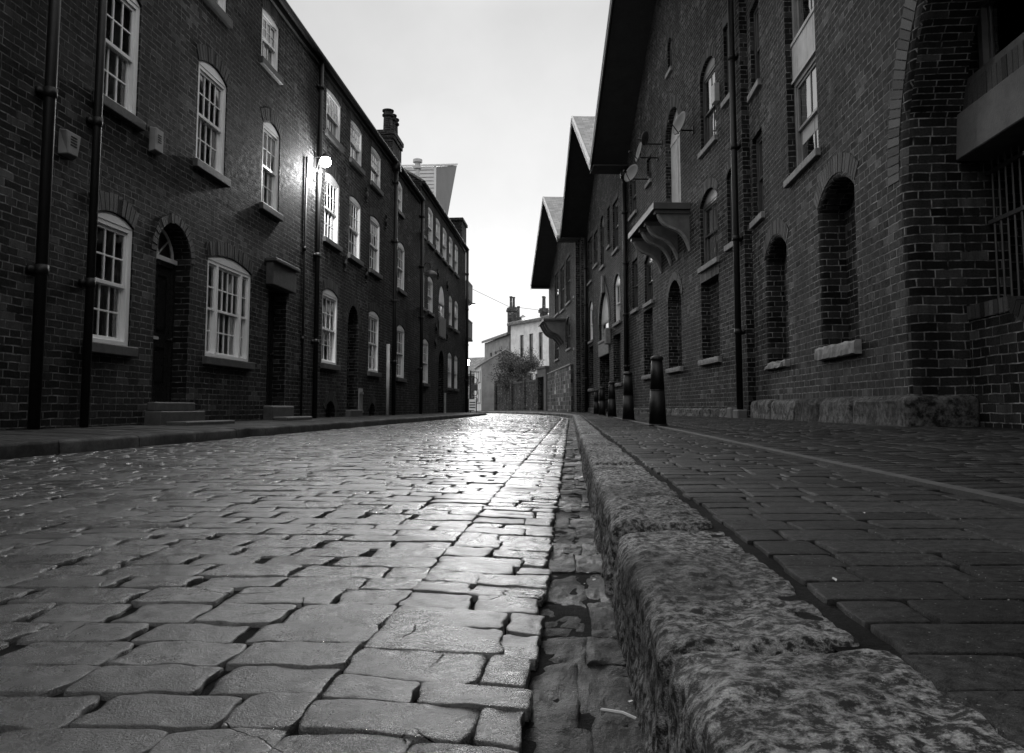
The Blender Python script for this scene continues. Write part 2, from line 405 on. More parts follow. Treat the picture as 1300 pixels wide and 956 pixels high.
def panel_door(b, u0, u1, z0, z1, d=-.14, mat='door', glazed=False):
    mb = MB(); b.box(mb, u0, u0+.07, d-.08, d+.03, z0, z1); b.box(mb, u1-.07, u1, d-.08, d+.03, z0, z1); b.box(mb, u0+.07, u1-.07, d-.08, d+.03, z1-.07, z1)
    b.box(mb, u0+.07, u1-.07, d-.06, d-.03, z0, z1-.07)
    w = u1-u0-.14; h = z1-z0-.07; x0 = u0+.07
    for i, (a, c) in enumerate(((0,.11),(.445,.555),(.89,1.))):
        b.box(mb, x0+w*a, x0+w*c, d-.03, d-.005, z0, z0+h)
    for (za, zb_) in ((0,.12),(.40,.50),(.93,1.)):
        for (a, c) in ((.11,.445),(.555,.89)): b.box(mb, x0+w*a, x0+w*c, d-.03, d-.006, z0+h*za, z0+h*zb_)
    for (za, zb_) in ((.15,.37),(.53,.90)):
        for (a, c) in ((.15,.405),(.595,.85)): b.box(mb, x0+w*a, x0+w*c, d-.03, d-.012, z0+h*za, z0+h*zb_)
    o = mb.obj('door', mat, b.e, bevel=.004)
    k = MB(); k.tube([b.P(u0+.07+w*.94,d-.005,z0+h*.46), b.P(u0+.07+w*.94,d+.05,z0+h*.46)], .018, 10); k.tube([b.P(u0+.07+w*.94,d+.05,z0+h*.46), b.P(u0+.07+w*.94,d+.075,z0+h*.46)], .032, 12)
    k.obj('handle', 'iron', o, smooth=True)
    l = MB(); b.box(l, u0+.07+w*.36, u0+.07+w*.64, d-.005, d+.004, z0+h*.455, z0+h*.478); l.obj('letter_slot', 'pale_metal', o)
    return o
def pipe(b, u, z0, z1, r=.055, d=.09, name='drainpipe', mat='iron', brk=True, hopper=False, both=True):
    mb = MB(); mb.tube([b.P(u,d,z0), b.P(u,d,z1)], r, 14)
    if brk:
        z = z0+1.6
        while z < z1-.3:
            mb.tube([b.P(u,d,z-.05), b.P(u,d,z+.05)], r*1.2, 14); b.box(mb, u-r*2, u+r*2, .002, .05, z-.03, z+.03); z += 1.8
    if hopper: b.box(mb, u-.13, u+.13, .01, .22, z1-.25, z1)
    o = mb.obj(name, mat, b.e, smooth=False); 
    for p in o.data.polygons: p.use_smooth = len(p.vertices)==4 and abs(p.normal.z) < .1
    return o
def gutter(b, u0, u1, z, name='gutter'):
    mb = MB(); mb.tube([b.P(u0,.12,z-.02), b.P(u1,.12,z-.02)], .06, 10); b.box(mb, u0, u1, .003, .05, z-.16, z+.02)
    return mb.obj(name, 'iron', b.e)
def body(b, u0, u1, z1, depth, mat, ridge=1.9, sides=(True,True)):
    """side walls, back wall and pitched roof behind a facade"""
    mb = MB(); t = .25
    for u, on in ((u0,sides[0]),(u1,sides[1])):
        if on: b.face(mb, [(u,0,-.1),(u,-depth,-.1),(u,-depth,z1),(u,-depth/2,z1+ridge),(u,0,z1)])
    b.face(mb, [(u0,-depth,-.1),(u1,-depth,-.1),(u1,-depth,z1),(u0,-depth,z1)])
    mb.obj('rear_wall', mat, b.e)
    rf = MB()
    for (d0, d1, za, zb_) in ((.12,-depth/2,z1-.03,z1+ridge),(-depth/2,-depth-.12,z1+ridge,z1-.03)):
        rf.prism([b.P(u0,d0,za),b.P(u1,d0,za),b.P(u1,d1,zb_),b.P(u0,d1,zb_)], [b.P(u0,d0,za+.08),b.P(u1,d0,za+.08),b.P(u1,d1,zb_+.08),b.P(u0,d1,zb_+.08)])
    roof = rf.obj('roof', 'slate', b.e)
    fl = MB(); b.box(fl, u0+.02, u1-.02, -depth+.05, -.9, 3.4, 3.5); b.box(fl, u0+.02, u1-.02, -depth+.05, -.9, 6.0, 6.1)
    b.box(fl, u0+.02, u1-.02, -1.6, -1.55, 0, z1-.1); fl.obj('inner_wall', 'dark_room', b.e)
    return roof
def chimney(b, roof, u0, u1, d0, d1, z0, z1, pots, mat='brick_left', pot=.6, pr=.14):
    mb = MB(); b.box(mb, u0, u1, d0, d1, z0, z1-.28); b.box(mb, u0-.04, u1+.04, d0-.04, d1+.04, z1-.28, z1-.14); b.box(mb, u0-.07, u1+.07, d0-.07, d1+.07, z1-.14, z1)
    for (pu, pd) in pots:
        c = b.P(pu, pd, z1)
        mb.lathe(c, [(pr*1.05,0),(pr*1.0,.05),(pr*.86,.1),(pr*.8,pot*.7),(pr*1.05,pot*.74),(pr*1.05,pot*.8),(pr*.85,pot*.83),(pr*.85,pot*.93),(pr*1.05,pot*.94),(pr*1.05,pot)], 16)
    return mb.obj('chimney', mat, roof)

# ------------------------------------------------------------------ LEFT ROW
XL = -5.3; GL = .155
def left(name, label, u0, **k): return Bld(name, label, 'house', XL, 0, 1, u0, 0, GL-.05, 'brick terraced houses on the left')
EAVE = 7.76
# house A (nearest, mostly outside the frame)
A = left('terraced_house', 'nearest brick terraced house on the left, dark end wall with thick black downpipe', -9)
hs = [hole(-3,-2,1.1,2.62), hole(1,2,1.1,2.62), hole(1,2,3.9,5.45)]
wall(A, [(-9,-.1),(8.0,-.1),(8.0,EAVE),(-9,EAVE)], hs, 'brick_left')
for h in hs: window(A, h['u0'],h['u1'],h['z0'],h['z1']); arch(A, h, 'arch_left')
body(A, -9, 8.0, EAVE, 6, 'brick_left', sides=(True,False)); gutter(A, -9, 8.0, EAVE)
pipe(A, 7.42, .13, EAVE-.05, .055, .09)
# house B
B = left('terraced_house', 'brick terraced house with two dark doors and a wide three-part ground window', 8.0)
bw_ = [  # u0,u1,z0,z1,rise,cols,rows,triple,style
 (8.37,9.20,1.10,2.64,.10,3,(2,2),False,'pair'), (11.18,12.80,1.12,2.70,.12,4,(2,2),True,'full'),
 (8.34,9.17,3.90,5.47,.13,3,(2,2),False,'pair'), (10.70,11.66,3.89,5.47,.13,4,(2,2),False,'blind'), (13.11,13.93,3.89,5.45,.13,3,(2,2),False,'pair'),
 (8.36,9.16,6.40,7.36,.05,3,(1,2),False,'none'), (10.77,11.56,6.40,7.36,.05,3,(1,2),False,'half'), (12.94,13.76,6.40,7.36,.05,3,(1,2),False,'blind')]
hs = [hole(*w[:5]) for w in bw_]
d1 = hole(9.74,10.66,.45,2.84,.46,depth=.30); d2 = hole(13.56,14.44,.42,2.52,0,depth=.32)
def alley(mb): pass
wall(B, [(8.0,-.1),(16.0,-.1),(16.0,EAVE),(8.0,EAVE)], hs+[d1,d2], 'brick_left')
for w, h in zip(bw_, hs):
    window(B, *w[:5], cols=w[5], rows=w[6], triple=w[7], style=w[8]); arch(B, h, 'arch_left')
arch(B, d1, 'arch_left', .125, .006)
dr = panel_door(B, 9.74, 10.66, .45, 2.36, d=-.24)
mb = MB(); B.box(mb, 9.74, 10.66, -.27, -.19, 2.36, 2.42)
p = path(9.79, 10.61, 2.43, 2.80, .40); 
for (pu, pz) in ((9.9,2.70),(10.2,2.80),(10.5,2.70)): mb.tube([B.P(10.2,-.24,2.43), B.P(pu,-.24,pz-.02)], .012, 6)
for i in range(2, len(p)-1): mb.tube([B.P(p[i][0],-.24,p[i][1]), B.P(p[i+1][0],-.24,p[i+1][1])], .022, 6)
fl = mb.obj('fanlight', 'white', B.e)
mb = MB(); B.face(mb, [(q[0],-.245,q[1]) for q in path(9.75,10.65,2.42,2.83,.45)]); mb.obj('pane', 'glass', fl)
mb = MB(); B.box(mb, 9.75, 10.65, -.32, -.31, 2.42, 2.83); mb.obj('blind', 'curtain', fl)
mb = MB(); B.box(mb, 9.60, 10.80, -.30, .22, .10, .33); B.box(mb, 9.66, 10.74, -.30, .10, .33, .445); B.box(mb, 9.66, 11.10, .24, .52, .10, .20); mb.obj('doorstep', 'sill_dark', B.e, bevel=.015, seg=2)
panel_door(B, 13.56, 14.44, .42, 2.52, d=-.26)
mb = MB(); B.box(mb, 13.42, 14.60, -.05, .13, 2.525, 2.93); B.box(mb, 13.38, 14.64, -.02, .19, 2.93, 3.0); mb.obj('door_lintel', 'sill_dark', B.e, bevel=.012)
mb = MB(); B.box(mb, 13.45, 14.55, -.3, .16, .10, .41); B.box(mb, 13.40, 14.75, .18, .45, .10, .22); mb.obj('doorstep', 'sill_dark', B.e, bevel=.03, seg=3)
body(B, 8.0, 16.0, EAVE, 6, 'brick_left', sides=(False,False)); gutter(B, 8.0, 16.0, EAVE)
pipe(B, 8.24, .13, EAVE-.05, .045, .08); pipe(B, 15.3, .13, 5.4, .022, .03, 'conduit')
pipe(B, 16.0, .13, EAVE-.02, .05, .07, hopper=False)
# house C
C_ = left('terraced_house', 'brick terraced house with an arched dark doorway, just past the lit wall lamp', 16.0)
cw = []
for i, (a, c) in enumerate(((16.60,17.72),(18.52,19.62),(20.52,21.66))):
    if i != 1: cw.append((a,c+.03,1.33,2.99,.12,3,(2,2)))
    cw.append((a,c,4.06,5.56,.085,4,(2,2))); cw.append((a,c,6.42,7.44,.055,4,(1,2)))
hs = [hole(*w[:5]) for w in cw]
d3 = hole(18.58,19.52,.33,2.86,.47,depth=.45)
v1 = hole(16.95,17.65,.14,.52,.2,depth=.15,blind=True); v2 = hole(20.72,21.3,.14,.50,.2,depth=.15,blind=True)
wall(C_, [(16.0,-.1),(23.2,-.1),(23.2,EAVE),(16.0,EAVE)], hs+[d3,v1,v2], 'brick_left')
sty = ['full','none','half','blind','full','pair','none','blind']
for i, (w, h) in enumerate(zip(cw, hs)): window(C_, *w[:5], cols=w[5], rows=w[6], style=sty[i]); arch(C_, h, 'arch_left')
for v in (d3,v1,v2): arch(C_, v, 'arch_left')
panel_door(C_, 18.58, 19.52, .33, 2.36, d=-.40)
mb = MB(); p = path(18.60,19.50,2.40,2.84,.44); mb.prism([C_.P(q[0],-.42,q[1]) for q in p],[C_.P(q[0],-.38,q[1]) for q in p]); mb.obj('door_head', 'door', C_.e)
mb = MB(); C_.box(mb, 18.5, 19.6, -.45, .12, .10, .325); mb.obj('doorstep', 'sill_dark', C_.e, bevel=.02, seg=2)
mb = MB()
for i in range(4): C_.box(mb, 19.50+.10*i, 19.545+.10*i, .03, .05, .16, .86)
C_.box(mb, 19.48, 19.86, .052, .07, .25, .30); C_.box(mb, 19.48, 19.86, .052, .07, .72, .77); mb.obj('railing', 'grey_frame', C_.e)
body(C_, 16.0, 23.2, EAVE, 6, 'brick_left', sides=(False,False)); gutter(C_, 16.0, 23.2, EAVE)
pipe(C_, 23.14, .13, EAVE-.02, .06, .1, hopper=True); pipe(C_, 22.5, .14, 2.2, .05, .07, 'pale_pipe', 'board', brk=False)
for (u, z) in ((18.15,3.75),(20.1,3.8),(18.1,5.85),(20.0,5.9),(16.2,3.4),(22.2,5.7)):
    mb = MB(); mb.tube([C_.P(u-.02,.03,z-.2),C_.P(u+.05,.03,z-.1),C_.P(u-.03,.03,z),C_.P(u+.05,.03,z+.1),C_.P(u,.03,z+.2)], .03, 6); mb.tube([C_.P(u,.0,z),C_.P(u,.07,z)], .045, 8); mb.obj('wall_anchor', 'iron', C_.e)
# house D
D_ = left('terraced_house', 'narrow brick terraced house one window wide, between two black downpipes', 23.2)
dw = [(23.95,25.1,1.30,2.96,.12,3,(2,2)),(23.93,25.0,4.06,5.56,.12,3,(2,2)),(23.65,24.55,6.47,7.44,.10,3,(1,2))]
hs = [hole(*w[:5]) for w in dw]
wall(D_, [(23.2,-.1),(27.5,-.1),(27.5,EAVE),(23.2,EAVE)], hs, 'brick_left')
for w, h in zip(dw, hs): window(D_, *w[:5], cols=w[5], rows=w[6], style='full'); arch(D_, h, 'arch_left')
rf = body(D_, 23.2, 27.5, EAVE, 6, 'brick_left', sides=(False,False)); gutter(D_, 23.2, 27.5, EAVE)
chimney(D_, rf, 25.9, 27.3, -1.15, -.66, 7.9, 9.75, [(26.2,-.9),(26.65,-.9),(27.05,-.9)], pot=.8, pr=.19)
pipe(D_, 27.42, .13, EAVE-.02, .06, .1)
# house E
E_ = left('terraced_house', 'taller brick terrace end block with six small top windows and an arched french window', 27.5)
EE = 8.42
ew = [(28.2,29.4,1.27,2.90,.12,3,(2,2)),(34.1,35.25,1.25,2.80,.12,3,(2,2)),(36.0,37.1,1.25,2.80,.12,3,(2,2)),
      (27.78,28.5,3.98,5.34,.10,2,(2,2)),(29.1,30.3,3.98,5.34,.12,3,(2,2)),(34.3,35.3,3.98,5.34,.12,3,(2,2)),(36.0,37.2,3.98,5.34,.12,3,(2,2)),
      (27.62,28.4,6.6,7.97,.08,2,(2,2))]+[(a,a+1.15,6.6,7.97,.08,3,(2,2)) for a in (29.05,30.76,32.46,34.2,35.95)]
fz = hole(31.6,33.1,3.24,5.40,.7,depth=.15); d4 = hole(31.65,32.95,.17,2.72,.6,depth=.5)
hs = [hole(*w[:5]) for w in ew]
wall(E_, [(27.5,-.1),(39.8,-.1),(39.8,EE),(27.5,EE)], hs+[fz,d4], 'brick_left')
for w, h in zip(ew, hs): window(E_, *w[:5], cols=w[5], rows=w[6]); arch(E_, h, 'arch_left')
window(E_, 31.6,33.1,3.24,5.40,.7,cols=2,rows=(1,2),style='full',sillmat=None); arch(E_, fz, 'arch_left'); arch(E_, d4, 'arch_left')
mb = MB(); E_.box(mb, 31.6,33.1,.03,.05,3.3,4.05); 
for i in range(11): E_.box(mb, 31.62+i*.145,31.65+i*.145,.05,.065,3.26,4.1)
mb.obj('balcony_panel', 'grey_frame', E_.e)
panel_door(E_, 31.65, 32.95, .17, 2.2, d=-.44)
mb = MB(); p = path(31.67,32.93,2.2,2.70,.5); mb.prism([E_.P(q[0],-.46,q[1]) for q in p],[E_.P(q[0],-.42,q[1]) for q in p]); mb.obj('door_head', 'door', E_.e)
mb = MB(); E_.box(mb, 33.0,33.3,.02,.06,.15,1.0); mb.obj('notice', 'board', E_.e)
rf = body(E_, 27.5, 39.8, EE, 6, 'brick_left', sides=(True,True)); gutter(E_, 27.5, 39.8, EE)
mb = MB(); E_.box(mb, 38.2, 39.8, -.9, .02, EE+.03, 9.55); E_.box(mb, 38.1, 39.9, -1.0, .08, 9.55, 9.68); mb.obj('parapet', 'brick_left', E_.e)
fm = MB(); c = E_.P(31.5,-.9,8.6); fm.lathe(c, [(.09,0),(.09,1.5),(.16,1.52),(.16,1.6),(.11,1.62),(.11,1.75),(.19,1.78),(.19,1.9),(.1,1.95)], 14); fm.obj('metal_flue', 'pale_metal', rf, smooth=False)
pipe(E_, 39.65, .13, EE-.02, .07, .1)
for (u, z) in ((30.9,3.5),(33.6,3.45),(33.7,5.6),(31.2,5.7),(30.7,2.9)):
    mb = MB(); mb.tube([E_.P(u-.03,.03,z-.2),E_.P(u+.06,.03,z-.08),E_.P(u-.05,.03,z+.05),E_.P(u+.05,.03,z+.2)], .035, 6); mb.tube([E_.P(u,.0,z),E_.P(u,.08,z)], .05, 8); mb.obj('wall_anchor', 'iron', E_.e)
# block F beyond, set back, with balconies
F_ = Bld('apartment_block', 'set back brick block with two projecting balconies at the far end of the left row', 'building', -6.35, 0, 1, 40.2, 0, .05)
wall(F_, [(40.2,-.1),(47,-.1),(47,8.3),(40.2,8.3)], [hole(43,44,4,5.4)], 'brick_left'); window(F_, 43,44,4,5.4)
body(F_, 40.2, 47, 8.3, 6, 'brick_left')
for z in (5.88, 3.9):
    mb = MB(); F_.box(mb, 40.3, 42.2, 0, 1.12, z, z+.1)
    mb.prism([F_.P(40.4,0,z-.55),F_.P(40.5,0,z-.55),F_.P(40.5,0,z),F_.P(40.4,0,z)],[F_.P(40.4,.9,z-.08),F_.P(40.5,.9,z-.08),F_.P(40.5,.9,z),F_.P(40.4,.9,z)])
    bo = mb.obj('balcony', 'concrete', F_.e)
    mb = MB(); 
    for k in range(9): F_.box(mb, 40.32, 40.35, .05+k*.13, .075+k*.13, z+.1, z+.98)
    for k in range(14): F_.box(mb, 40.34+k*.14, 40.365+k*.14, 1.08, 1.105, z+.1, z+.98)
    F_.box(mb, 40.31, 42.2, 1.07, 1.12, z+.98, z+1.03); F_.box(mb, 40.31, 40.36, 0, 1.07, z+.98, z+1.03); mb.obj('balustrade', 'board', bo)
mb = MB(); mb.tube([F_.P(40.4,1.0,-.05),F_.P(40.4,1.0,5.88)], .045, 8); mb.obj('balcony_post', 'iron', F_.e)

# alarm boxes
def alarm(u0, u1, z0, z1, label, slant):
    e = empty('alarm_box', (XL, (u0+u1)/2, z0), 0, label, 'alarm box'); w = (u1-u0)/2; h = z1-z0
    mb = MB(); k = .6 if slant else 1
    mb.prism([(.0,-w,0),(.0,w,0),(.0,w,h),(.0,-w,h)], [(.09,-w*k,0.02),(.09,w*k,0.02),(.09,w*.95,h-.01),(.09,-w*.95,h-.01)])
    mb.obj('casing', 'grey_frame', e, bevel=.008)
    mb = MB()
    for i in range(4): mb.box((.088,-w*.4,h*.42+i*.03),(.094,w*.4,h*.42+i*.03+.012))
    mb.obj('vent_slots', 'iron', e)
alarm(7.70, 7.96, 3.0, 3.27, 'pale alarm box with slots, between the two thick black downpipes near the left edge', True)
alarm(9.45, 9.65, 3.6, 3.92, 'small pale upright box on the brick above the arched door', False)
# lamps
def lamp_light(name, loc, power, parent, rad=.09):
    l = bpy.data.lights.new(name, 'POINT'); l.energy = power; l.shadow_soft_size = rad; l.color = (1,1,1)
    o = bpy.data.objects.new(name, l); COL.objects.link(o); o.parent = parent; o.location = loc; return o
def wall_lamp(x, y, z, out, power, label, r=.1, lit=True):
    e = empty('street_lamp', (x, y, z), 0, label, 'street lamp')
    mb = MB(); mb.tube([(0,0,.02),(out*.6,0,.02),(out-.02,0,.02),(out,0,-.02)], .022, 8); mb.tube([(0,0,-.4),(out*.5,0,-.02)], .012, 6); mb.box((-.002,-.05,-.5),(.02,.05,.12)); mb.obj('bracket', 'iron', e)
    mb = MB(); mb.lathe((out,0,-.1), [(r*.2,r+.09),(r*.7,r*.95+.03),(r*.85,r*.7+.02),(r*.8,r*.66+.02)], 16); mb.obj('hood', 'iron', e)
    mb = MB(); mb.lathe((out,0,-.1), [(r*math.cos(R(a_)), .01+r*math.sin(R(a_))) for a_ in (55,35,15,0,-15,-35,-55,-75,-88)], 20); mb.obj('bulb', 'glow', e, smooth=True)
    lamp_light('lamp_light', (out, 0, -.34), power, e)
    return e
wall_lamp(XL, 15.86, 5.56, .24, 340, 'lit street lamp on a bracket beside the tall downpipe of the left terrace', .115)
wall_lamp(-6.35, 44.5, 6.15, .9, 60, 'lit lamp high on the wall beyond the balconies', .16)
e = empty('street_lamp', (-6.55, 50, .0), 0, 'lit lamp low on a black post at the street bend', 'street lamp')
mb = MB(); mb.tube([(0,0,-.1),(0,0,.6),(0,0,.7),(0,0,3.0)], [.09,.08,.05,.04], 10); mb.obj('post', 'iron', e)
mb = MB(); mb.lathe((0,0,3.0), [(.05,0),(.13,.1),(.17,.35),(.05,.45),(.02,.5)], 12); mb.obj('bulb', 'glow', e); lamp_light('lamp_light', (.3,-.3,3.2), 30, e)
e = empty('street_lamp', (XL, 28.0, 5.15), 0, 'unlit domed lamp on a swan neck bracket, fixed to the tall end block', 'street lamp')
mb = MB(); mb.tube([(0,0,.2),(.12,0,.42),(.25,0,.4),(.3,0,.25),(.3,0,.15)], .02, 8); mb.box((0,-.05,.1),(.02,.05,.3)); mb.obj('bracket', 'iron', e)
mb = MB(); mb.lathe((.3,0,-.02), [(.24,0),(.24,.02),(.2,.09),(.1,.15),(.04,.17),(.03,.24)], 20); mb.obj('shade', 'dish', e)

# ------------------------------------------------------------------ RIGHT SIDE
GR = .19
R1 = Bld('warehouse', 'nearest brick warehouse on the right with bricked up arched windows and a deep arched gateway', 'warehouse', 3.4, 0, -1, -9, 0, GR-.05, 'brick warehouses on the right')
big = hole(2.8,8.22,1.2,5.3,2.7,depth=.55); big['z0'] = .15
W1 = hole(9.68,11.0,1.17,3.30,.28,depth=.34,blind=True,bull=.06); W2 = hole(12.72,14.0,1.13,3.18,.28,depth=.30,blind=True,bull=.06)
BW = hole(10.92,12.42,3.90,7.55,.0,depth=.24); W3 = hole(14.05,14.82,3.80,5.36,.0,depth=.2); W3b = hole(14.05,14.75,6.2,7.8,.0,depth=.2)
# mouth of the gateway: jamb with a rounded corner
big['bull'] = .11
# gable outline
def gable(u0, u1, eave, apex): return [(u0,-.1),(u1,-.1),(u1,eave),((u0+u1)/2,apex),(u0,eave)]
wall(R1, [(-9,-.1),(15.0,-.1),(15.0,8.83),(9,12.9),(3,8.83),(-9,8.83)], [big,W1,W2,BW,W3,W3b], 'brick_right')
for h in (big,): arch(R1, h, 'arch_right', .30, .006, bw=.085)
for h in (W1,W2): arch(R1, h, 'arch_right', .24, .006)
def rough_sill(b, u0, u1, z, h, out, seed, broken=0):
    """worn stone sill: subdivided block with chipped edges"""
    nx, ny = 40, 7; mb = MB(); u = np.linspace(u0, u1, nx)
    prof = [(-.30,0),(0,0),(out-.03,.0),(out-.008,-.012),(out,-.035),(out,-h*.6),(out-.005,-h+.01),(out-.02,-h),(-.0,-h)]
    vs = []
    for i, uu in enumerate(u):
        for j, (d, z_) in enumerate(prof):
            nn = float(fbm(np.array(uu*9+seed), np.array(j*.9+seed), 3))*.012
            chip = max(0, float(vn(np.array(uu*4+seed*3), np.array(3.+j*.3)))-.45)*broken if 1 < j < 8 else 0
            vs.append(b.P(uu, d+(nn-chip*.12 if d > 0 else 0), z+z_+nn-(chip*.08 if j < 5 else -chip*.05)))
    k = len(prof); f = [(i*k+j, i*k+j+1, (i+1)*k+j+1, (i+1)*k+j) for i in range(nx-1) for j in range(k-1)]
    f += [tuple(range(k)), tuple((nx-1)*k+j for j in range(k))]
    mb.poly(vs, f); return mb.obj('sill', 'sill_pale', b.e, smooth=False)
rough_sill(R1, 9.58, 11.10, 1.175, .17, .09, 3.1); rough_sill(R1, 12.64, 14.08, 1.135, .12, .08, 8.2, broken=1.)
# tall opening: lower window, boarded panel, upper window
window(R1, 10.92, 12.42, 3.90, 5.42, 0, cols=2, rows=(1,1), mat='grey_frame', sillmat='sill_pale', d=-.12, style='blind', sillh=.11)
mb = MB()
for i in range(15): R1.box(mb, 10.925+i*.0997, 10.925+i*.0997+.094, -.16, -.10+random.uniform(0,.004), 5.46, 6.02, random.random())
R1.box(mb, 10.92, 12.42, -.15, -.08, 5.42, 5.46); R1.box(mb, 10.92, 12.42, -.15, -.08, 6.02, 6.07); mb.obj('board_panel', 'board', R1.e)
window(R1, 10.92, 12.42, 6.08, 7.55, 0, cols=2, rows=(1,1), mat='grey_frame', sillmat=None, d=-.12, style='half')
window(R1, 14.05,14.82,3.80,5.36, 0, cols=2, rows=(1,1), mat='dark_frame', sillmat='sill_pale', d=-.08)
window(R1, 14.05,14.75,6.2,7.8, 0, cols=2, rows=(1,1), mat='dark_frame', sillmat='sill_pale', d=-.08)
# gateway: concrete lintel, window over, railing gate, sloping side wall
mb = MB(); R1.box(mb, 3.0, 8.2, -.95, -.50, 2.86, 3.32); mb.obj('lintel', 'concrete', R1.e, bevel=.01)
mb = MB()
for i in range(58): R1.box(mb, 2.95+i*.09, 2.95+i*.09+.078, -.9, -.545+random.uniform(0,.006), 3.325, 3.56, random.random())
mb.obj('soldier_course', 'arch_right', R1.e)
mb = MB(); R1.box(mb, 2.8, 8.2, -.95, -.56, 3.56, 3.64); mb.obj('gate_sill', 'sill_dark', R1.e)
window(R1, 6.6, 8.15, 3.65, 5.2, 0, cols=2, rows=(1,1), mat='grey_frame', sillmat=None, d=-.75, style='half')
window(R1, 4.3, 6.5, 3.65, 5.2, 0, cols=3, rows=(1,1), mat='grey_frame', sillmat=None, d=-.75, style='none')
mb = MB(); R1.box(mb, 2.5, 8.6, -4.5, -4.4, 0, 6.2); R1.box(mb, 8.4, 8.5, -4.4, -.57, -.1, 6.2); R1.box(mb, 2.4, 2.5, -4.4, -.57, -.1, 6.2); R1.box(mb, 2.5,8.4,-4.4,-.57,6.1,6.2)
mb.obj('gateway_wall', 'brick_right', R1.e)
mb = MB(); R1.box(mb, 8.222, 8.40, -1.0, -.55, -.1, 5.9); mb.obj('jamb', 'brick_right', R1.e)
mb = MB()
for i in range(38):
    u = 8.10-i*.12; mb.tube([R1.P(u,-.80,1.15), R1.P(u,-.80,2.84)], .011, 6)
for z in (1.22, 2.2, 2.7): R1.box(mb, 3.2, 8.2, -.815, -.785, z, z+.04)
mb.obj('iron_gate', 'fascia', R1.e)
mb = MB()  # ramp side wall
pts = [(8.21,-.05),(8.21,1.24),(7.45,1.24),(5.4,.10),(5.4,-.05)]
mb.prism([R1.P(u,-.80,z) for u,z in pts],[R1.P(u,-.56,z) for u,z in pts]); mb.obj('ramp_wall', 'brick_right', R1.e)
mb = MB(); a = 8.2
while a > 7.50:
    R1.box(mb, a-.068, a, -.82, -.545+random.uniform(0,.004), 1.243, 1.38, random.random()); a -= .084
s0 = Vector((7.45,1.243)); s1 = Vector((5.4,.103)); dr_ = (s1-s0).normalized(); nn = Vector((-dr_.y, dr_.x)); nn = nn if nn.y > 0 else -nn; t = 0
while t < (s1-s0).length-.08:
    q = [s0+dr_*t, s0+dr_*(t+.068), s0+dr_*(t+.068)+nn*.137, s0+dr_*t+nn*.137]
    mb.prism([R1.P(v.x,-.82,v.y) for v in q],[R1.P(v.x,-.545,v.y) for v in q], random.random()); t += .084
mb.obj('coping', 'arch_right', R1.e)
mb = MB(); pts = [(8.2,1.24),(8.2,1.372),(7.50,1.372),(7.45,1.24)]; mb.prism([R1.P(u,-.81,z) for u,z in pts],[R1.P(u,-.552,z) for u,z in pts])
q = [s0,s1,s1+nn*.128,s0+nn*.128]; mb.prism([R1.P(v.x,-.81,v.y) for v in q],[R1.P(v.x,-.552,v.y) for v in q]); mb.obj('coping_mortar', 'sill_pale', R1.e)
# plinth blocks with worn rounded tops
def plinth(b, u0, u1, zb, zt, out, step, seed, rr=.09, endcap=False):
    u = u0; mb = MB()
    while u < u1-.01:
        L = min(step*random.uniform(.8,1.2), u1-u)
        if u1-u-L < step*.4: L = u1-u
        nx = max(6, int(L/.05)); us = np.linspace(u+.004, u+L-.004, nx); vs = []; prof = [(out+.02,zb-.1),(out+.01,zb+.02),(out,zb+.08),(out,zt-rr)]
        for k in range(1,6):
            a = k/5*math.pi/2; prof.append((out-rr*(1-math.cos(a))*1.0, zt-rr+rr*math.sin(a)))
        prof.append((-.01, zt+.015))
        off = random.uniform(-.012,.012); tz = random.uniform(-.012,.012)
        for i, uu in enumerate(us):
            ec = min(i, nx-1-i)
            sh = {0:.03,1:.008}.get(ec,0)
            for j, (d, z) in enumerate(prof):
                nn_ = float(fbm(np.array(uu*3.+seed), np.array(j*.5+seed*2), 4))
                dd = d+(nn_*.022+off-sh if d > .01 else 0); vs.append(b.P(uu, dd, z+(nn_*.014+tz-sh*.6 if z > zb+.1 else 0)))
        k = len(prof); f = [(i*k+j, i*k+j+1, (i+1)*k+j+1, (i+1)*k+j) for i in range(nx-1) for j in range(k-1)]
        f += [tuple(range(k)), tuple((nx-1)*k+j for j in range(k))]
        mb.poly(vs, f, random.random()); u += L
    return mb.obj('plinth', 'plinth', b.e, smooth=False)
plinth(R1, 8.16, 14.85, .19, .50, .15, 1.25, 4.)
mb = MB(); R1.box(mb, 8.03, 8.30, -.56, .15, .05, .49); mb.obj('plinth_return', 'plinth', R1.e, bevel=.07, seg=4)
plinth(R1, -9, 2.7, .19, .50, .15, 1.25, 9.)
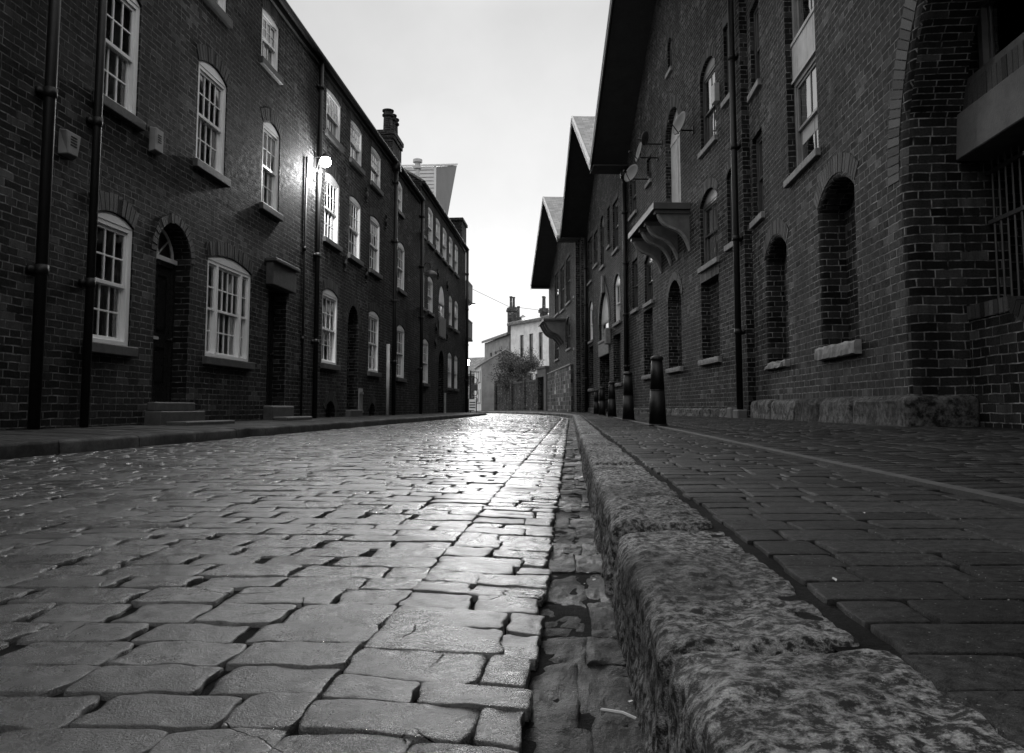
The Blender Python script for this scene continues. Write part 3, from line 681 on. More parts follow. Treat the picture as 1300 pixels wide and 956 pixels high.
def roof_gable(b, u0, u1, eave, apex, over=1.25, depth=14, um=None, mats=None):
    """steep gable roof whose deep verge oversails the street front"""
    um = (u0+u1)/2 if um is None else um; th = .16; mb = MB(); so = MB(); fa = MB(); pv = MB()
    for (ua, za, ub, zb_) in ((u0,eave,um,apex),(um,apex,u1,eave)):
        mb.prism([b.P(ua,over,za+.05),b.P(ub,over,zb_+.05),b.P(ub,-depth,zb_+.05),b.P(ua,-depth,za+.05)],
                 [b.P(ua,over,za+th+.05),b.P(ub,over,zb_+th+.05),b.P(ub,-depth,zb_+th+.05),b.P(ua,-depth,za+th+.05)])
        so.prism([b.P(ua,over-.02,za-.02),b.P(ub,over-.02,zb_-.02),b.P(ub,-.0,zb_-.02),b.P(ua,-.0,za-.02)],
                 [b.P(ua,over-.02,za+.046),b.P(ub,over-.02,zb_+.046),b.P(ub,-.0,zb_+.046),b.P(ua,-.0,za+.046)])
        fa.prism([b.P(ua,over,za-.10),b.P(ub,over,zb_-.10),b.P(ub,over,zb_+.13),b.P(ua,over,za+.13)],
                 [b.P(ua,over+.04,za-.10),b.P(ub,over+.04,zb_-.10),b.P(ub,over+.04,zb_+.13),b.P(ua,over+.04,za+.13)])
        pv.prism([b.P(ua,over-.01,za+.13),b.P(ub,over-.01,zb_+.13),b.P(ub,over-.01,zb_+.235),b.P(ua,over-.01,za+.235)],
                 [b.P(ua,over+.055,za+.13),b.P(ub,over+.055,zb_+.13),b.P(ub,over+.055,zb_+.235),b.P(ua,over+.055,za+.235)])
    b.box(so, u0, u0+.5, 0, over-.03, eave-.06, eave-.02); b.box(so, u1-.5, u1, 0, over-.03, eave-.06, eave-.02)
    o = mb.obj('roof', 'slate', b.e); so.obj('soffit', 'soffit', o); fa.obj('bargeboard', 'fascia', o); pv.obj('verge', 'fascia_pale', o); return o
roof_gable(R1, 3, 15.0, 8.83, 12.9, over=1.2)
def shell(b, u0, u1, eave, apex, depth=14, mat='brick_right', um=None):
    um = (u0+u1)/2 if um is None else um
    mb = MB(); b.face(mb, [(u0,0,-.1),(u0,-depth,-.1),(u0,-depth,eave),(u0,0,eave)]); b.face(mb, [(u1,0,-.1),(u1,-depth,-.1),(u1,-depth,eave),(u1,0,eave)])
    b.face(mb, [(u0,-depth,-.1),(u1,-depth,-.1),(u1,-depth,eave),(um,-depth,apex),(u0,-depth,eave)]); mb.obj('rear_wall', mat, b.e)
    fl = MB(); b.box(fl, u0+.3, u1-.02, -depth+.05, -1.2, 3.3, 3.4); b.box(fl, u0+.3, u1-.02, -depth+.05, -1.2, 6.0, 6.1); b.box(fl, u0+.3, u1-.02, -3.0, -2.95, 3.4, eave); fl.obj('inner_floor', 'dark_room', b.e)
mb = MB(); R1.face(mb, [(15.0,0,-.1),(15.0,-14,-.1),(15.0,-14,8.83),(15.0,0,8.83)]); R1.face(mb, [(-9,-14,-.1),(15,-14,-.1),(15,-14,8.83),(-9,-14,8.83)]); R1.face(mb, [(-9,0,-.1),(-9,-14,-.1),(-9,-14,8.83),(-9,0,8.83)]); mb.obj('rear_wall', 'brick_right', R1.e)
mb = MB(); R1.box(mb, -9, 3, -14, .2, 8.84, 9.0); mb.obj('flat_roof', 'slate', R1.e)
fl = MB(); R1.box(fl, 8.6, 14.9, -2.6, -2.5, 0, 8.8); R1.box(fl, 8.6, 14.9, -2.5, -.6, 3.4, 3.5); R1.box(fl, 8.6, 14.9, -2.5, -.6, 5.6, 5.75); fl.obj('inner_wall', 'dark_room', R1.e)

TH = R(5.9)
def win_r(b, u0, u1, z0, z1, rise=.12, white=False, style=None, cols=2, s='sill_pale'):
    arch(b, hole(u0,u1,z0,z1,rise), 'arch_right', .22, .005)
    return window(b, u0, u1, z0, z1, rise, cols=cols, rows=(1,1), mat='white' if white else 'dark_frame', sillmat=s, d=-.07, style=style or random.choice(['full','blind','blind','half']), fw=.07)
R2 = Bld('warehouse', 'tall gabled brick warehouse with a loading door and projecting platform on curved brackets', 'warehouse', 3.3, 15.2, -1, 0, TH, GR-.05, 'brick warehouses on the right')
w2 = [(.48,1.02,6.65,8.2,.0),(.48,1.02,3.65,5.16,.12),(1.67,2.88,6.17,8.12,.25),(1.72,3.08,3.55,5.2,.25),
      (8.45,9.65,3.57,5.05,.2),(10.8,11.8,3.63,5.28,.0),(10.85,12.0,6.87,8.2,.0),(8.4,9.05,7.2,7.95,.0),(5.55,6.05,9.4,10.3,.2)]
bl2 = [hole(1.72,3.14,1.45,3.2,.0,depth=.2,blind=True), hole(5.02,6.5,1.42,3.70,.5,depth=.3,blind=True), hole(8.5,9.9,1.37,3.36,.0,depth=.2,blind=True)]
ld = hole(4.85,6.5,5.31,8.3,.75,depth=.28)
hs = [hole(*w, depth=.2) for w in w2]
wall(R2, gable(0,12.7,8.83,12.95), hs+bl2+[ld], 'brick_right')
st2 = ['half','none','full','full','full','pair','half','none','none']
for i, w in enumerate(w2): win_r(R2, *w, style=st2[i])
for h in bl2: arch(R2, h, 'arch_right', .22, .005)
arch(R2, ld, 'arch_right', .30, .006)
rough_sill(R2, 1.62, 3.24, 1.452, .13, .08, 2.2); rough_sill(R2, 4.92, 6.6, 1.42, .13, .08, 5.2); rough_sill(R2, 8.4, 10.0, 1.37, .13, .08, 7.7)
mb = MB()
for i in range(14): 
    u = 4.86+i*.117; c = (u-5.675)/.82; zt = 7.55+.74*math.sqrt(max(0,1-c*c)) ; R2.box(mb, u, u+.110, -.2, -.155+random.uniform(0,.004), 5.33, zt, random.random())
R2.box(mb, 5.64, 5.71, -.155, -.13, 5.33, 8.28); R2.box(mb, 4.87, 6.48, -.152, -.135, 7.5, 7.58); mb.obj('loading_door', 'board', R2.e)
# loading platform
mb = MB(); R2.box(mb, 3.95, 7.35, -.05, .84, 5.20, 5.28); R2.box(mb, 3.9, 7.4, .84, .90, 5.14, 5.30); R2.box(mb, 3.9, 3.95, 0, .84, 5.14, 5.30); R2.box(mb, 7.35, 7.4, 0, .84, 5.14, 5.30)
for k in range(10): R2.box(mb, 3.96+k*.34, 3.96+k*.34+.32, 0, .835, 5.282, 5.305, random.random())
pf = mb.obj('loading_platform', 'fascia', R2.e, bevel=.006)
for u in (4.02, 5.25, 6.0, 7.2):
    mb = MB(); top = []
    for k in range(21):
        t = k/20; dd = .80*(1-t)+.06*math.sin(t*2*math.pi)*(1 if t < .5 else .6); z = 5.13-.96*t**1.15-.09*math.sin(t*2*math.pi)
        top.append((max(.0,dd), z))
    pol = [(0,5.13)]+top
    mb.prism([R2.P(u+.02,d,z) for d,z in pol],[R2.P(u+.11,d,z) for d,z in pol])
    br = mb.obj('bracket', 'concrete', pf)
    mb = MB()
    for (p0, p1) in zip(top, top[1:]):
        mb.prism([R2.P(u,p0[0]-.03,p0[1]+.02),R2.P(u,p0[0]+.015,p0[1]-.02),R2.P(u+.13,p0[0]+.015,p0[1]-.02),R2.P(u+.13,p0[0]-.03,p0[1]+.02)],
                 [R2.P(u,p1[0]-.03,p1[1]+.02),R2.P(u,p1[0]+.015,p1[1]-.02),R2.P(u+.13,p1[0]+.015,p1[1]-.02),R2.P(u+.13,p1[0]-.03,p1[1]+.02)])
    mb.obj('bracket_edge', 'sill_pale', pf)
    mb = MB(); R2.box(mb, u-.03, u+.16, 0, .84, 5.05, 5.135); mb.obj('beam', 'fascia', pf)
mb = MB(); R2.box(mb, 1.34, 1.58, .003, .12, 6.80, 7.2); mb.obj('meter_box', 'board', R2.e, bevel=.01)
plinth(R2, .05, 12.6, .17, .36, .07, 1.5, 14., rr=.04)
pipe(R2, .18, .22, 8.7, .06, .10, hopper=False); 
mb = MB(); R2.box(mb, .02, .34, .005, .2, .10, .34); R2.box(mb, .45, .7, .005, .2, .10, .38); mb.obj('pipe_shoe', 'concrete', R2.e, bevel=.02)
pipe(R2, 12.55, .2, 8.7, .07, .11, hopper=True)
roof_gable(R2, 0, 12.7, 8.83, 12.95); shell(R2, 0, 12.7, 8.83, 12.95)
mb = MB(); mb.tube([R2.P(12.72,.12,.1),R2.P(12.72,.12,8.8)],.02,6); mb.obj('conduit','iron',R2.e)

R3 = Bld('warehouse', 'middle gabled brick warehouse with a big arched mullioned window over its dark entrance', 'warehouse', 3.3, 15.2, -1, 12.72, TH, GR-.05, 'brick warehouses on the right')
w3 = [(14.28,15.7,3.6,5.42,.3,True),(14.5,15.8,6.4,8.3,0,False),(18.2,19.3,6.4,8.6,.3,False),(20.2,21.4,6.85,8.35,0,False),(22.2,23.6,6.4,8.5,0,False),(22.0,23.4,3.55,5.45,.3,True),(16.5,17.2,6.9,8.5,0,False)]
bl3 = [hole(14.3,16.0,1.3,3.15,0,depth=.2,blind=True), hole(22.0,23.5,1.28,3.28,0,depth=.2,blind=True)]
en = hole(17.05,19.85,.2,2.55,0,depth=.6,blind=True); ea = hole(17.05,19.85,3.25,5.25,1.4,depth=.25)
wall(R3, gable(12.72,24.6,8.83,12.75), [hole(*w[:5], depth=.2) for w in w3]+bl3+[en,ea], 'brick_right')
for w in w3: win_r(R3, *w[:5], white=w[5])
for h in bl3: rough_sill(R3, h['u0']-.1, h['u1']+.1, h['z0'], .13, .08, h['u0'])
arch(R3, ea, 'arch_right', .36, .02); window(R3, 17.05,19.85,3.25,5.25,1.2,cols=3,rows=(1,1),mat='board',d=-.1,style='none',sillmat='sill_pale')
mb = MB(); R3.box(mb, 18.28, 18.62, 0, .1, 5.2, 5.95); mb.obj('keystone', 'sill_pale', R3.e, bevel=.02)
mb = MB(); R3.box(mb, 17.0, 19.9, -.05, .05, 2.56, 3.12); mb.obj('lintel', 'sill_pale', R3.e, bevel=.02)
mb = MB(); R3.box(mb, 17.1,19.8,-.5,-.45,.2,2.5)
for i in range(9): R3.box(mb, 17.12+i*.3,17.36+i*.3,-.45,-.42,.3,2.4)
mb.obj('entrance_door', 'door', R3.e)
mb = MB(); R3.box(mb, 16.55, 16.9, .0, .22, 2.9, 3.55); mb.obj('corbel', 'sill_pale', R3.e, bevel=.03)
mb = MB(); R3.box(mb, 24.05, 24.6, .005, .3, -.1, 8.8); mb.obj('pilaster', 'brick_right', R3.e)
mb = MB(); R3.box(mb, 12.75, 13.05, .005, .12, -.1, 8.8); mb.obj('pilaster', 'brick_right', R3.e)
plinth(R3, 13.1, 16.9, .17, .36, .06, 1.5, 24., rr=.04); plinth(R3, 20, 24, .17, .36, .06, 1.5, 27., rr=.04)
pipe(R3, 23.7, .2, 8.7, .08, .12)
roof_gable(R3, 12.72, 24.6, 8.83, 12.75); shell(R3, 12.72, 24.6, 8.83, 12.75)

R4 = Bld('warehouse', 'farthest gabled brick warehouse standing on a pale stone lower wall', 'warehouse', .62, 39.75, -1, 0, R(7.5), .05, 'brick warehouses on the right')
w4 = [(10.5,12.6,6.4,9.05,.0),(7.6,9.4,6.3,8.95,0),(4.75,6.6,6.4,9.0,0),(4.8,6.6,3.75,5.55,.3),(10.5,12.6,3.5,5.2,.3),(1.6,3.2,6.4,8.2,0),(1.6,3.2,3.6,5.4,.3)]
wall(R4, gable(0,16.4,8.83,12.75), [hole(*w, depth=.2) for w in w4], 'brick_right')
for w in w4: win_r(R4, *w, white=False)
mb = MB(); R4.box(mb, 3.9, 16.4, .005, .12, -.1, 2.7); mb.obj('stone_base', 'brick_stone', R4.e)
mb = MB(); R4.box(mb, 3.9, 16.4, .005, .17, 2.705, 2.8); mb.obj('string_course', 'sill_pale', R4.e, bevel=.02)
mb = MB(); R4.box(mb, .0, .7, .005, .35, -.1, 8.8); mb.obj('pilaster', 'brick_right', R4.e)
mb = MB(); R4.box(mb, 7.0, 10.6, 0, 1.3, 5.5, 5.62); pf = mb.obj('loading_platform', 'fascia', R4.e)
for u in (7.1, 8.2, 9.3, 10.3):
    mb = MB(); pol = [(0,5.49)]+[(1.2*(1-k/10), 5.49-1.35*(k/10)**.9-.14*math.sin(k/10*2*math.pi)) for k in range(11)]
    mb.prism([R4.P(u,d,z) for d,z in pol],[R4.P(u+.14,d,z) for d,z in pol]); mb.obj('bracket', 'concrete', pf)
roof_gable(R4, 0, 16.4, 8.83, 12.75, um=7.2); shell(R4, 0, 16.4, 8.83, 12.75, um=7.2)

# satellite dishes
def dish(u, z, out, r, aim, label, bb=R2):
    p = bb.P(u, 0, z); e = empty('satellite_dish', (0,0,0), 0, label, 'satellite dish')
    M0 = bb.e; c, s_ = math.cos(TH), math.sin(TH); x, y, zz = p
    e.location = (M0.location.x+x*c-y*s_, M0.location.y+x*s_+y*c, M0.location.z+zz); e.rotation_euler = (0,0,TH)
    mb = MB(); mb.tube([(0,0,0),(-out,0,0),(-out,0,.12)], .02, 8); mb.box((-.02,-.07,-.09),(.0,.07,.09)); mb.obj('arm', 'iron', e)
    d = Vector(aim).normalized(); a = d.cross(Vector((0,0,1))).normalized(); b_ = a.cross(d); c0 = Vector((-out,0,.16)); vs = [c0]; f = []
    for i in range(1, 6):
        for k in range(24):
            t = i/5; an = 2*math.pi*k/24; vs.append(c0+(a*math.cos(an)+b_*math.sin(an))*r*t+d*(.16*r*t*t))
    for k in range(24): f.append((0, 1+k, 1+(k+1)%24))
    for i in range(4):
        for k in range(24): f.append((1+i*24+k, 1+(i+1)*24+k, 1+(i+1)*24+(k+1)%24, 1+i*24+(k+1)%24))
    mb = MB(); mb.poly(vs, f); o = mb.obj('reflector', 'dish', e, smooth=True)
    sm = o.modifiers.new('thick', 'SOLIDIFY'); sm.thickness = .012
    mb = MB(); tip = c0+d*r*.95-b_*r*.2; mb.tube([c0-b_*r*.9, tip], .012, 6); mb.tube([tip-d*.05, tip+d*.06], .035, 8); mb.obj('feed_arm', 'iron', e)
dish(3.55, 6.95, .28, .29, (-.93,-.25,.25), 'round satellite dish beside the top of the pale loading door')
dish(6.9, 7.75, .45, .2, (-.75,.6,.3), 'small upper satellite dish above the far end of the loading platform')
dish(7.5, 7.55, .5, .28, (-.97,-.08,.2), 'satellite dish seen edge-on, right above the far end of the loading platform')
dish(8.8, 7.3, .5, .30, (-.8,-.5,.3), 'lowest satellite dish, beyond the loading platform and under the eave')

# bollards
def bollard(x, y, label, g='black bollards along the right pavement'):
    z = .13+.02*(x-.2)
    e = empty('bollard', (x, y, z), random.random()*6, label, 'bollard', g)
    mb = MB(); mb.lathe((0,0,-.02), [(.125,0),(.125,.04)], 24); mb.lathe((0,0,-.02), [(.112,.035),(.092,.47)], 24); mb.lathe((0,0,-.02), [(.094,.465),(.094,.478)], 24); mb.lathe((0,0,-.02), [(.092,.474),(.072,.85)], 24); mb.obj('shaft', 'iron', e, smooth=False)
    for p in COL.objects[-1].data.polygons: p.use_smooth = len(p.vertices) == 4
    mb = MB(); mb.lathe((0,0,.83), [(.070,0),(.084,.010),(.084,.025),(.075,.045),(.045,.06),(.012,.066)], 24); mb.obj('cap', 'iron', e)
for (x, y, l) in ((1.10,10.3,'nearest and tallest looking black bollard, standing alone on the right pavement'),(1.05,14.8,'second black bollard, just behind the nearest one'),
                  (1.03,20.3,'middle one of five black bollards, in front of the second warehouse'),(.98,25.4,'fourth black bollard, close beside the farthest one'),(.93,29.5,'farthest black bollard of the row, last before the street bend')):
    bollard(x, y, l)

# ------------------------------------------------------------------ GROUND
def shift(y): return np.where(y > 27, .0078*(np.maximum(y,27)-27)**2, 0.)
def road_z(x): return .045*(1-np.clip((x+2.05)/2.1,-1,1)**2)
q1 = lambda k: np.linspace(-1,1,k)
class Setts:
    def __init__(s): s.V = []; s.F = []; s.T = []; s.k = 0
    def add(s, q, z0, nx, ny, dome, edge, skirt, rough, tone, tilt, shape=1., cut=.0, flat=1.):
        """q: four corners (x,y) counter clockwise from near-left"""
        # denser towards the edges, with a last ring for the vertical sides
        if nx > 5:
            sx = np.concatenate([[-1], .985*np.sin(np.linspace(-1,1,nx-2)*1.45)/math.sin(1.45), [1]]); sy = np.concatenate([[-1], .985*np.sin(np.linspace(-1,1,ny-2)*1.45)/math.sin(1.45), [1]])
        else:
            sx = np.sign(q1(nx))*np.abs(q1(nx))**.3; sy = np.sign(q1(ny))*np.abs(q1(ny))**.3
        S, T = np.meshgrid(sx, sy); a = (S+1)/2; b = (T+1)/2
        # round the plan corners
        rr = np.maximum(np.abs(S),np.abs(T))
        x = (q[0][0]*(1-a)+q[1][0]*a)*(1-b)+(q[3][0]*(1-a)+q[2][0]*a)*b
        y = (q[0][1]*(1-a)+q[1][1]*a)*(1-b)+(q[3][1]*(1-a)+q[2][1]*a)*b
        cx, cy = x.mean(), y.mean(); cr = np.clip(np.abs(S*T)-.75, 0, 1)*.18*shape
        x = x+(cx-x)*cr; y = y+(cy-y)*cr
        wob = fbm(x*22+cx*7, y*22+cy*3, 2); wob2 = fbm(x*22+31+cx*5, y*22+9, 2); bd = rr**4
        x = x+wob*bd*.009*shape; y = y+wob2*bd*.007*shape
        e = np.maximum(np.abs(S), np.abs(T))
        z = z0-dome*(S**2+T**2)*.5-edge*(np.abs(S)**15+np.abs(T)**15)*.8 + tilt[0]*S+tilt[1]*T
        z = z+rough*.8*fbm(x*38+cx*11, y*38+cy*13, 4)+rough*.7*fbm(x*9+cx*5, y*9, 2)
        z = np.where(e > .995, z-skirt, z)
        s.V.append(np.stack([x.ravel(),y.ravel(),z.ravel()],1))
        I = np.arange(nx*ny).reshape(ny,nx)+s.k
        s.F.append(np.stack([I[:-1,:-1].ravel(),I[:-1,1:].ravel(),I[1:,1:].ravel(),I[1:,:-1].ravel()],1))
        s.T.append(np.full((nx-1)*(ny-1), tone)); s.k += nx*ny
    def obj(s, name, mat, parent=None):
        V = np.concatenate(s.V); F = np.concatenate(s.F); T = np.concatenate(s.T)
        me = bpy.data.meshes.new(name); me.vertices.add(len(V)); me.vertices.foreach_set('co', V.astype(np.float32).ravel())
        me.loops.add(len(F)*4); me.loops.foreach_set('vertex_index', F.astype(np.int32).ravel())
        me.polygons.add(len(F)); me.polygons.foreach_set('loop_start', np.arange(0,len(F)*4,4,dtype=np.int32)); me.update(calc_edges=True)
        a = me.attributes.new('tone','FLOAT','FACE'); a.data.foreach_set('value', T.astype(np.float32))
        me.materials.append(M[mat]); me.polygons.foreach_set('use_smooth', [True]*len(F)); me.validate()
        o = bpy.data.objects.new(name, me); COL.objects.link(o); o.parent = parent; return o
def res(y, mult=1.):
    d = max(.5, y)
    if d < 2.6: return int(19*mult), int(15*mult)
    if d < 5: return int(12*mult), int(10*mult)
    if d < 11: return int(8*mult), int(7*mult)
    if d < 22: return 6, 5
    return 4, 4
U = random.uniform
road = Setts(); SL = .17
YF = 62.
CORNER=0
def rowy(x, y): return y+.020*vn(np.array(x*.9+y*.3), np.array(y*.5)).item()
y = -1.6
while y < YF:
    hgt = U(.085,.125)*(1. if y < 24 else 1.5 if y < 40 else 2.4)
    x = -.3125+U(-.001,.001); first = True
    while x > -4.06 - (6 if y > 38 else 0) and x > -14:
        L = U(.11,.20)*(1. if y < 24 else 1.6 if y < 40 else 3)
        if first: L = U(.08,.24); first = False
        x0 = max(x-L, -4.04) if y < 38 else x-L
        if x-x0 < .04: break
        sh = lambda xx: SL*(xx+.3)
        yc = y+sh((x+x0)/2)
        if -1.2 < yc < YF:
            gx = U(.0005,.004) if random.random()<.62 else U(.004,.016); gy = U(.0003,.0024); jy = U(-.006,.006)
            ya, yb = rowy(x0,y)+sh(x0), rowy(x,y)+sh(x); yd, yc2 = rowy(x0,y+hgt)+sh(x0), rowy(x,y+hgt)+sh(x)
            j = lambda a=.006: U(-a,a); jr = (lambda: U(-.001,.001)) if x > -.32 else j
            s_ = float(shift(np.array(yc)))
            q = [(x0+gx+j()-s_,ya+gy+j(.004)),(x-min(gx,.002 if x > -.32 else 1)+jr()-s_,yb+gy+j(.004)),(x-min(gx,.002 if x > -.32 else 1)+jr()-s_,yc2-gy+j(.004)),(x0+gx+j()-s_,yd-gy+j(.004))]
            nx, ny = res(yc)
            if (yc < .55) or abs(x) > (yc+1)*1.2: nx, ny = min(nx,7), min(ny,6)
            road.add(q, float(road_z(np.array((x+x0)/2)))+U(-.0018,.0018)*(1 if yc < 3 else 1.7), nx, ny, U(-.0004,.0008), .0018, .014, .0034, random.random(), (U(-.0011,.0011)-.0204*((x+x0)/2+2.05)*(x-x0)*.5,U(-.0014,.0014)))
        x = x0
        if y < 38 and x <= -4.03: break
    y += hgt
# edge band: two columns set square to the kerb
y = -1.2
while y < YF:
    hgt = U(.075,.13)*(1. if y < 24 else 2)
    xs = [-.315, -.13+U(-.015,.015)+.015*math.sin(y*1.3), -.055+U(-.006,.006)]
    if random.random() < .3: xs[1] = -.19+U(-.02,.02)
    for a, c in zip(xs, xs[1:]):
        s_ = float(shift(np.array(y))); j = lambda: U(-.006,.006); yo = U(-.008,.008)
        q = [(a+.002-s_+j(),y+.001+j()+yo),(c-.002-s_+j(),y+.001+j()+yo),(c-.002-s_+j(),y+hgt-.001+j()+yo),(a+.002-s_+j(),y+hgt-.001+j()+yo)]
        nx, ny = res(y); road.add(q, float(road_z(np.array((a+c)/2)))+U(-.001,.0025), nx, ny, U(-.0004,.001), .0020, .014, .0034, random.random()*.8+.1, (U(-.001,.001)-.0204*((a+c)/2+2.05)*(c-a)*.5,U(-.0015,.0015)))
    y += hgt
ro = road.obj('road', 'sett'); tag(ro, kind='structure')
# channel by the kerb: sunken rough slabs
ch = Setts(); y = -1.2
while y < YF:
    hgt = U(.13,.30)*(1. if y < 24 else 2); s_ = float(shift(np.array(y+hgt/2))); nx, ny = res(y)
    mid = U(-.015,.045)
    for a, c in ((-.06,mid),(mid,.095)):
        ch.add([(a-.001-s_,y-.002+U(-.008,.008)),(c+.001-s_,y-.002+U(-.008,.008)),(c+.001-s_,y+hgt+U(-.008,.008)),(a-.001-s_,y+hgt+U(-.008,.008))], -.012+U(-.003,.003), nx, int(ny*1.3), .001, .003, .012, .0075, random.random(), (U(-.003,.003),U(-.003,.003)), shape=.6)
    y += hgt
tag(ch.obj('gutter_channel', 'chan'), kind='structure')
# sheet under the road and a wide ground to the horizon
def ribbon(name, mat, xa, xb, ys, z, zf=None):
    mb = MB(); 
    for y0, y1 in zip(ys, ys[1:]):
        f = lambda xx, yy: (xx(yy) if callable(xx) else xx)
        mb.face([(f(xa,y0),y0,z),(f(xb,y0),y0,z),(f(xb,y1),y1,z),(f(xa,y1),y1,z)])
    return tag(mb.obj(name, mat), kind='structure')
ys = list(np.linspace(-9, 90, 67))
mb = MB(); bx_ = [-14,-6,-4.15,-3.6,-3.0,-2.5,-2.05,-1.6,-1.1,-.7,-.35,-.06,.4]
for ya_, yb_ in zip(ys, ys[1:]):
    for xa_, xb_ in zip(bx_, bx_[1:]):
        z_ = [float(road_z(np.array(q_)))-(.0085 if q_ < -.1 else .02) for q_ in (xa_, xb_)]; sa_, sb_ = float(shift(np.array(ya_))), float(shift(np.array(yb_)))
        mb.face([(xa_-sa_,ya_,z_[0]),(xb_-sa_,ya_,z_[1]),(xb_-sb_,yb_,z_[1]),(xa_-sb_,yb_,z_[0])])
tag(mb.obj('road_bed', 'joint'), kind='structure')
mb = MB(); mb.face([(-600,-300,-.06),(600,-300,-.06),(600,900,-.06),(-600,900,-.06)]); tag(mb.obj('ground', 'earth'), kind='structure')
# right kerb stones
kb = Setts()
def kerbstone(y0, y1, xo, zt, n_y, n_p, seed, xin=.085, wid=.22, side=1, tone=.5):
    """rounded granite block: wraps face, arris and top"""
    rr = .028; P = []
    zb = -.05; L1 = zt-rr-zb; L2 = rr*math.pi/2; L3 = wid-rr-.012; tot = L1+L2+L3+.04
    for k in range(n_p):
        l = tot*(k/(n_p-1))
        if l < L1: d = (-.018*(1-l/L1), zb+l)
        elif l < L1+L2: a = (l-L1)/rr; d = (rr-rr*math.cos(a), zt-rr+rr*math.sin(a))
        elif l < L1+L2+L3: d = (rr+(l-L1-L2), zt+.002)
        else: t = (l-L1-L2-L3); d = (wid-.012+t*.3, zt-t*1.1)
        P.append(d)
    P = np.array(P); yy = np.linspace(y0, y1, n_y); e = np.minimum(yy-y0, y1-yy); 
    rd = np.clip(1-e/.022, 0, 1)**2*.022
    Y, K = np.meshgrid(yy, np.arange(n_p), indexing='ij'); X = P[K,0]; Z = P[K,1]; RD = np.repeat(rd[:,None], n_p, 1)
    arc = K*(tot/(n_p-1))
    nn = fbm(Y*34+seed, arc*34, 4)*.0065+fbm(Y*5+seed, arc*6+seed, 3)*.012
    # normal direction of the profile
    g = np.gradient(P, axis=0); nx_ = -g[:,1]; nz_ = g[:,0]; ln = np.hypot(nx_,nz_)+1e-9; NX = (nx_/ln)[K]; NZ = (nz_/ln)[K]
    X = X+NX*(nn-RD); Z = Z+NZ*(nn-RD)
    wv = fbm(Y*1.3+seed, Y*0+seed, 2)*.008
    X = (X+wv+xin+xo)*1.; X = X-shift(Y)
    if side < 0: X = -4.0-(X-xin)  # mirrored for the left kerb
    kb.V.append(np.stack([X.ravel(),Y.ravel(),Z.ravel()],1)); I = np.arange(n_y*n_p).reshape(n_y,n_p)+kb.k
    kb.F.append(np.stack([I[:-1,:-1].ravel(),I[1:,:-1].ravel(),I[1:,1:].ravel(),I[:-1,1:].ravel()],1)); kb.T.append(np.full((n_y-1)*(n_p-1), tone)); kb.k += n_y*n_p
ys_ = [-1.4,-.6,.05,.86,1.68,2.60,3.55,4.6]
while ys_[-1] < 60: ys_.append(ys_[-1]+U(.8,1.2))
for i, (a, c) in enumerate(zip(ys_, ys_[1:])):
    n_y = int((c-a)/(.006 if c < 3 else .012 if c < 6 else .05 if c < 20 else .2))+3; n_p = 70 if c < 3 else 40 if c < 6 else 16
    kerbstone(a+.008, c-.008, (.012 if i == 2 else U(-.006,.006)), .128+U(-.004,.004)+(.004 if i==2 else 0), n_y, n_p, i*7.3, tone=U(.35,.8), wid=.225 if a < 1.5 else .215)
tag(kb.obj('kerb', 'kerb'), kind='structure')
# left kerb
kb = Setts(); y0 = -3
while y0 < 38:
    L = U(.8,1.2); s0 = shift
    zt = .125+U(-.006,.006); n = 14
    # simple rounded block, dark sandstone
    xs = [(-4.03,-.05),(-4.035,zt-.03),(-4.045,zt-.008),(-4.07,zt),(-4.22,zt+.004)]
    yy = np.linspace(y0+.006, y0+L-.006, n); Y, K = np.meshgrid(yy, np.arange(5), indexing='ij'); A_ = np.array(xs)
    nn = fbm(Y*4, K*1.3, 3)*.010
    X = A_[K,0]+nn; Z = A_[K,1]+nn*.5*(K>0)
    kb.V.append(np.stack([X.ravel(),Y.ravel(),Z.ravel()],1)); I = np.arange(n*5).reshape(n,5)+kb.k
    kb.F.append(np.stack([I[:-1,:-1].ravel(),I[:-1,1:].ravel(),I[1:,1:].ravel(),I[1:,:-1].ravel()],1)); kb.T.append(np.full((n-1)*4, U(.2,.6))); kb.k += n*5
    y0 += L
tag(kb.obj('kerb', 'flag'), kind='structure')
# left pavement flags
pv = Setts(); y = -3
while y < 38:
    hgt = U(.5,.75); x = -4.225
    while x > XL+.02:
        L = U(.4,.8); x0 = max(x-L, XL-.02)
        zc = .128+.034*(-(x+x0)/2-4.2)
        pv.add([(x0+.004,y+.004),(x-.004,y+.004),(x-.004,y+hgt-.004),(x0+.004,y+hgt-.004)], zc, 8, 8, .002, .004, .02, .002, random.random(), (-.034*(x-x0)/2+U(-.002,.002),U(-.003,.003)), shape=.4); x = x0
    y += hgt
tag(pv.obj('pavement', 'flag'), kind='structure')
mb = MB(); mb.face([(-4.1,-9,.10),(-9,-9,.14),(-9,38,.14),(-4.1,38,.10)]); mb.face([(-4.1,38,.10),(-9,38,.14),(-9,38,-.1),(-4.1,38,-.1)]); tag(mb.obj('pavement_bed', 'joint'), kind='structure')
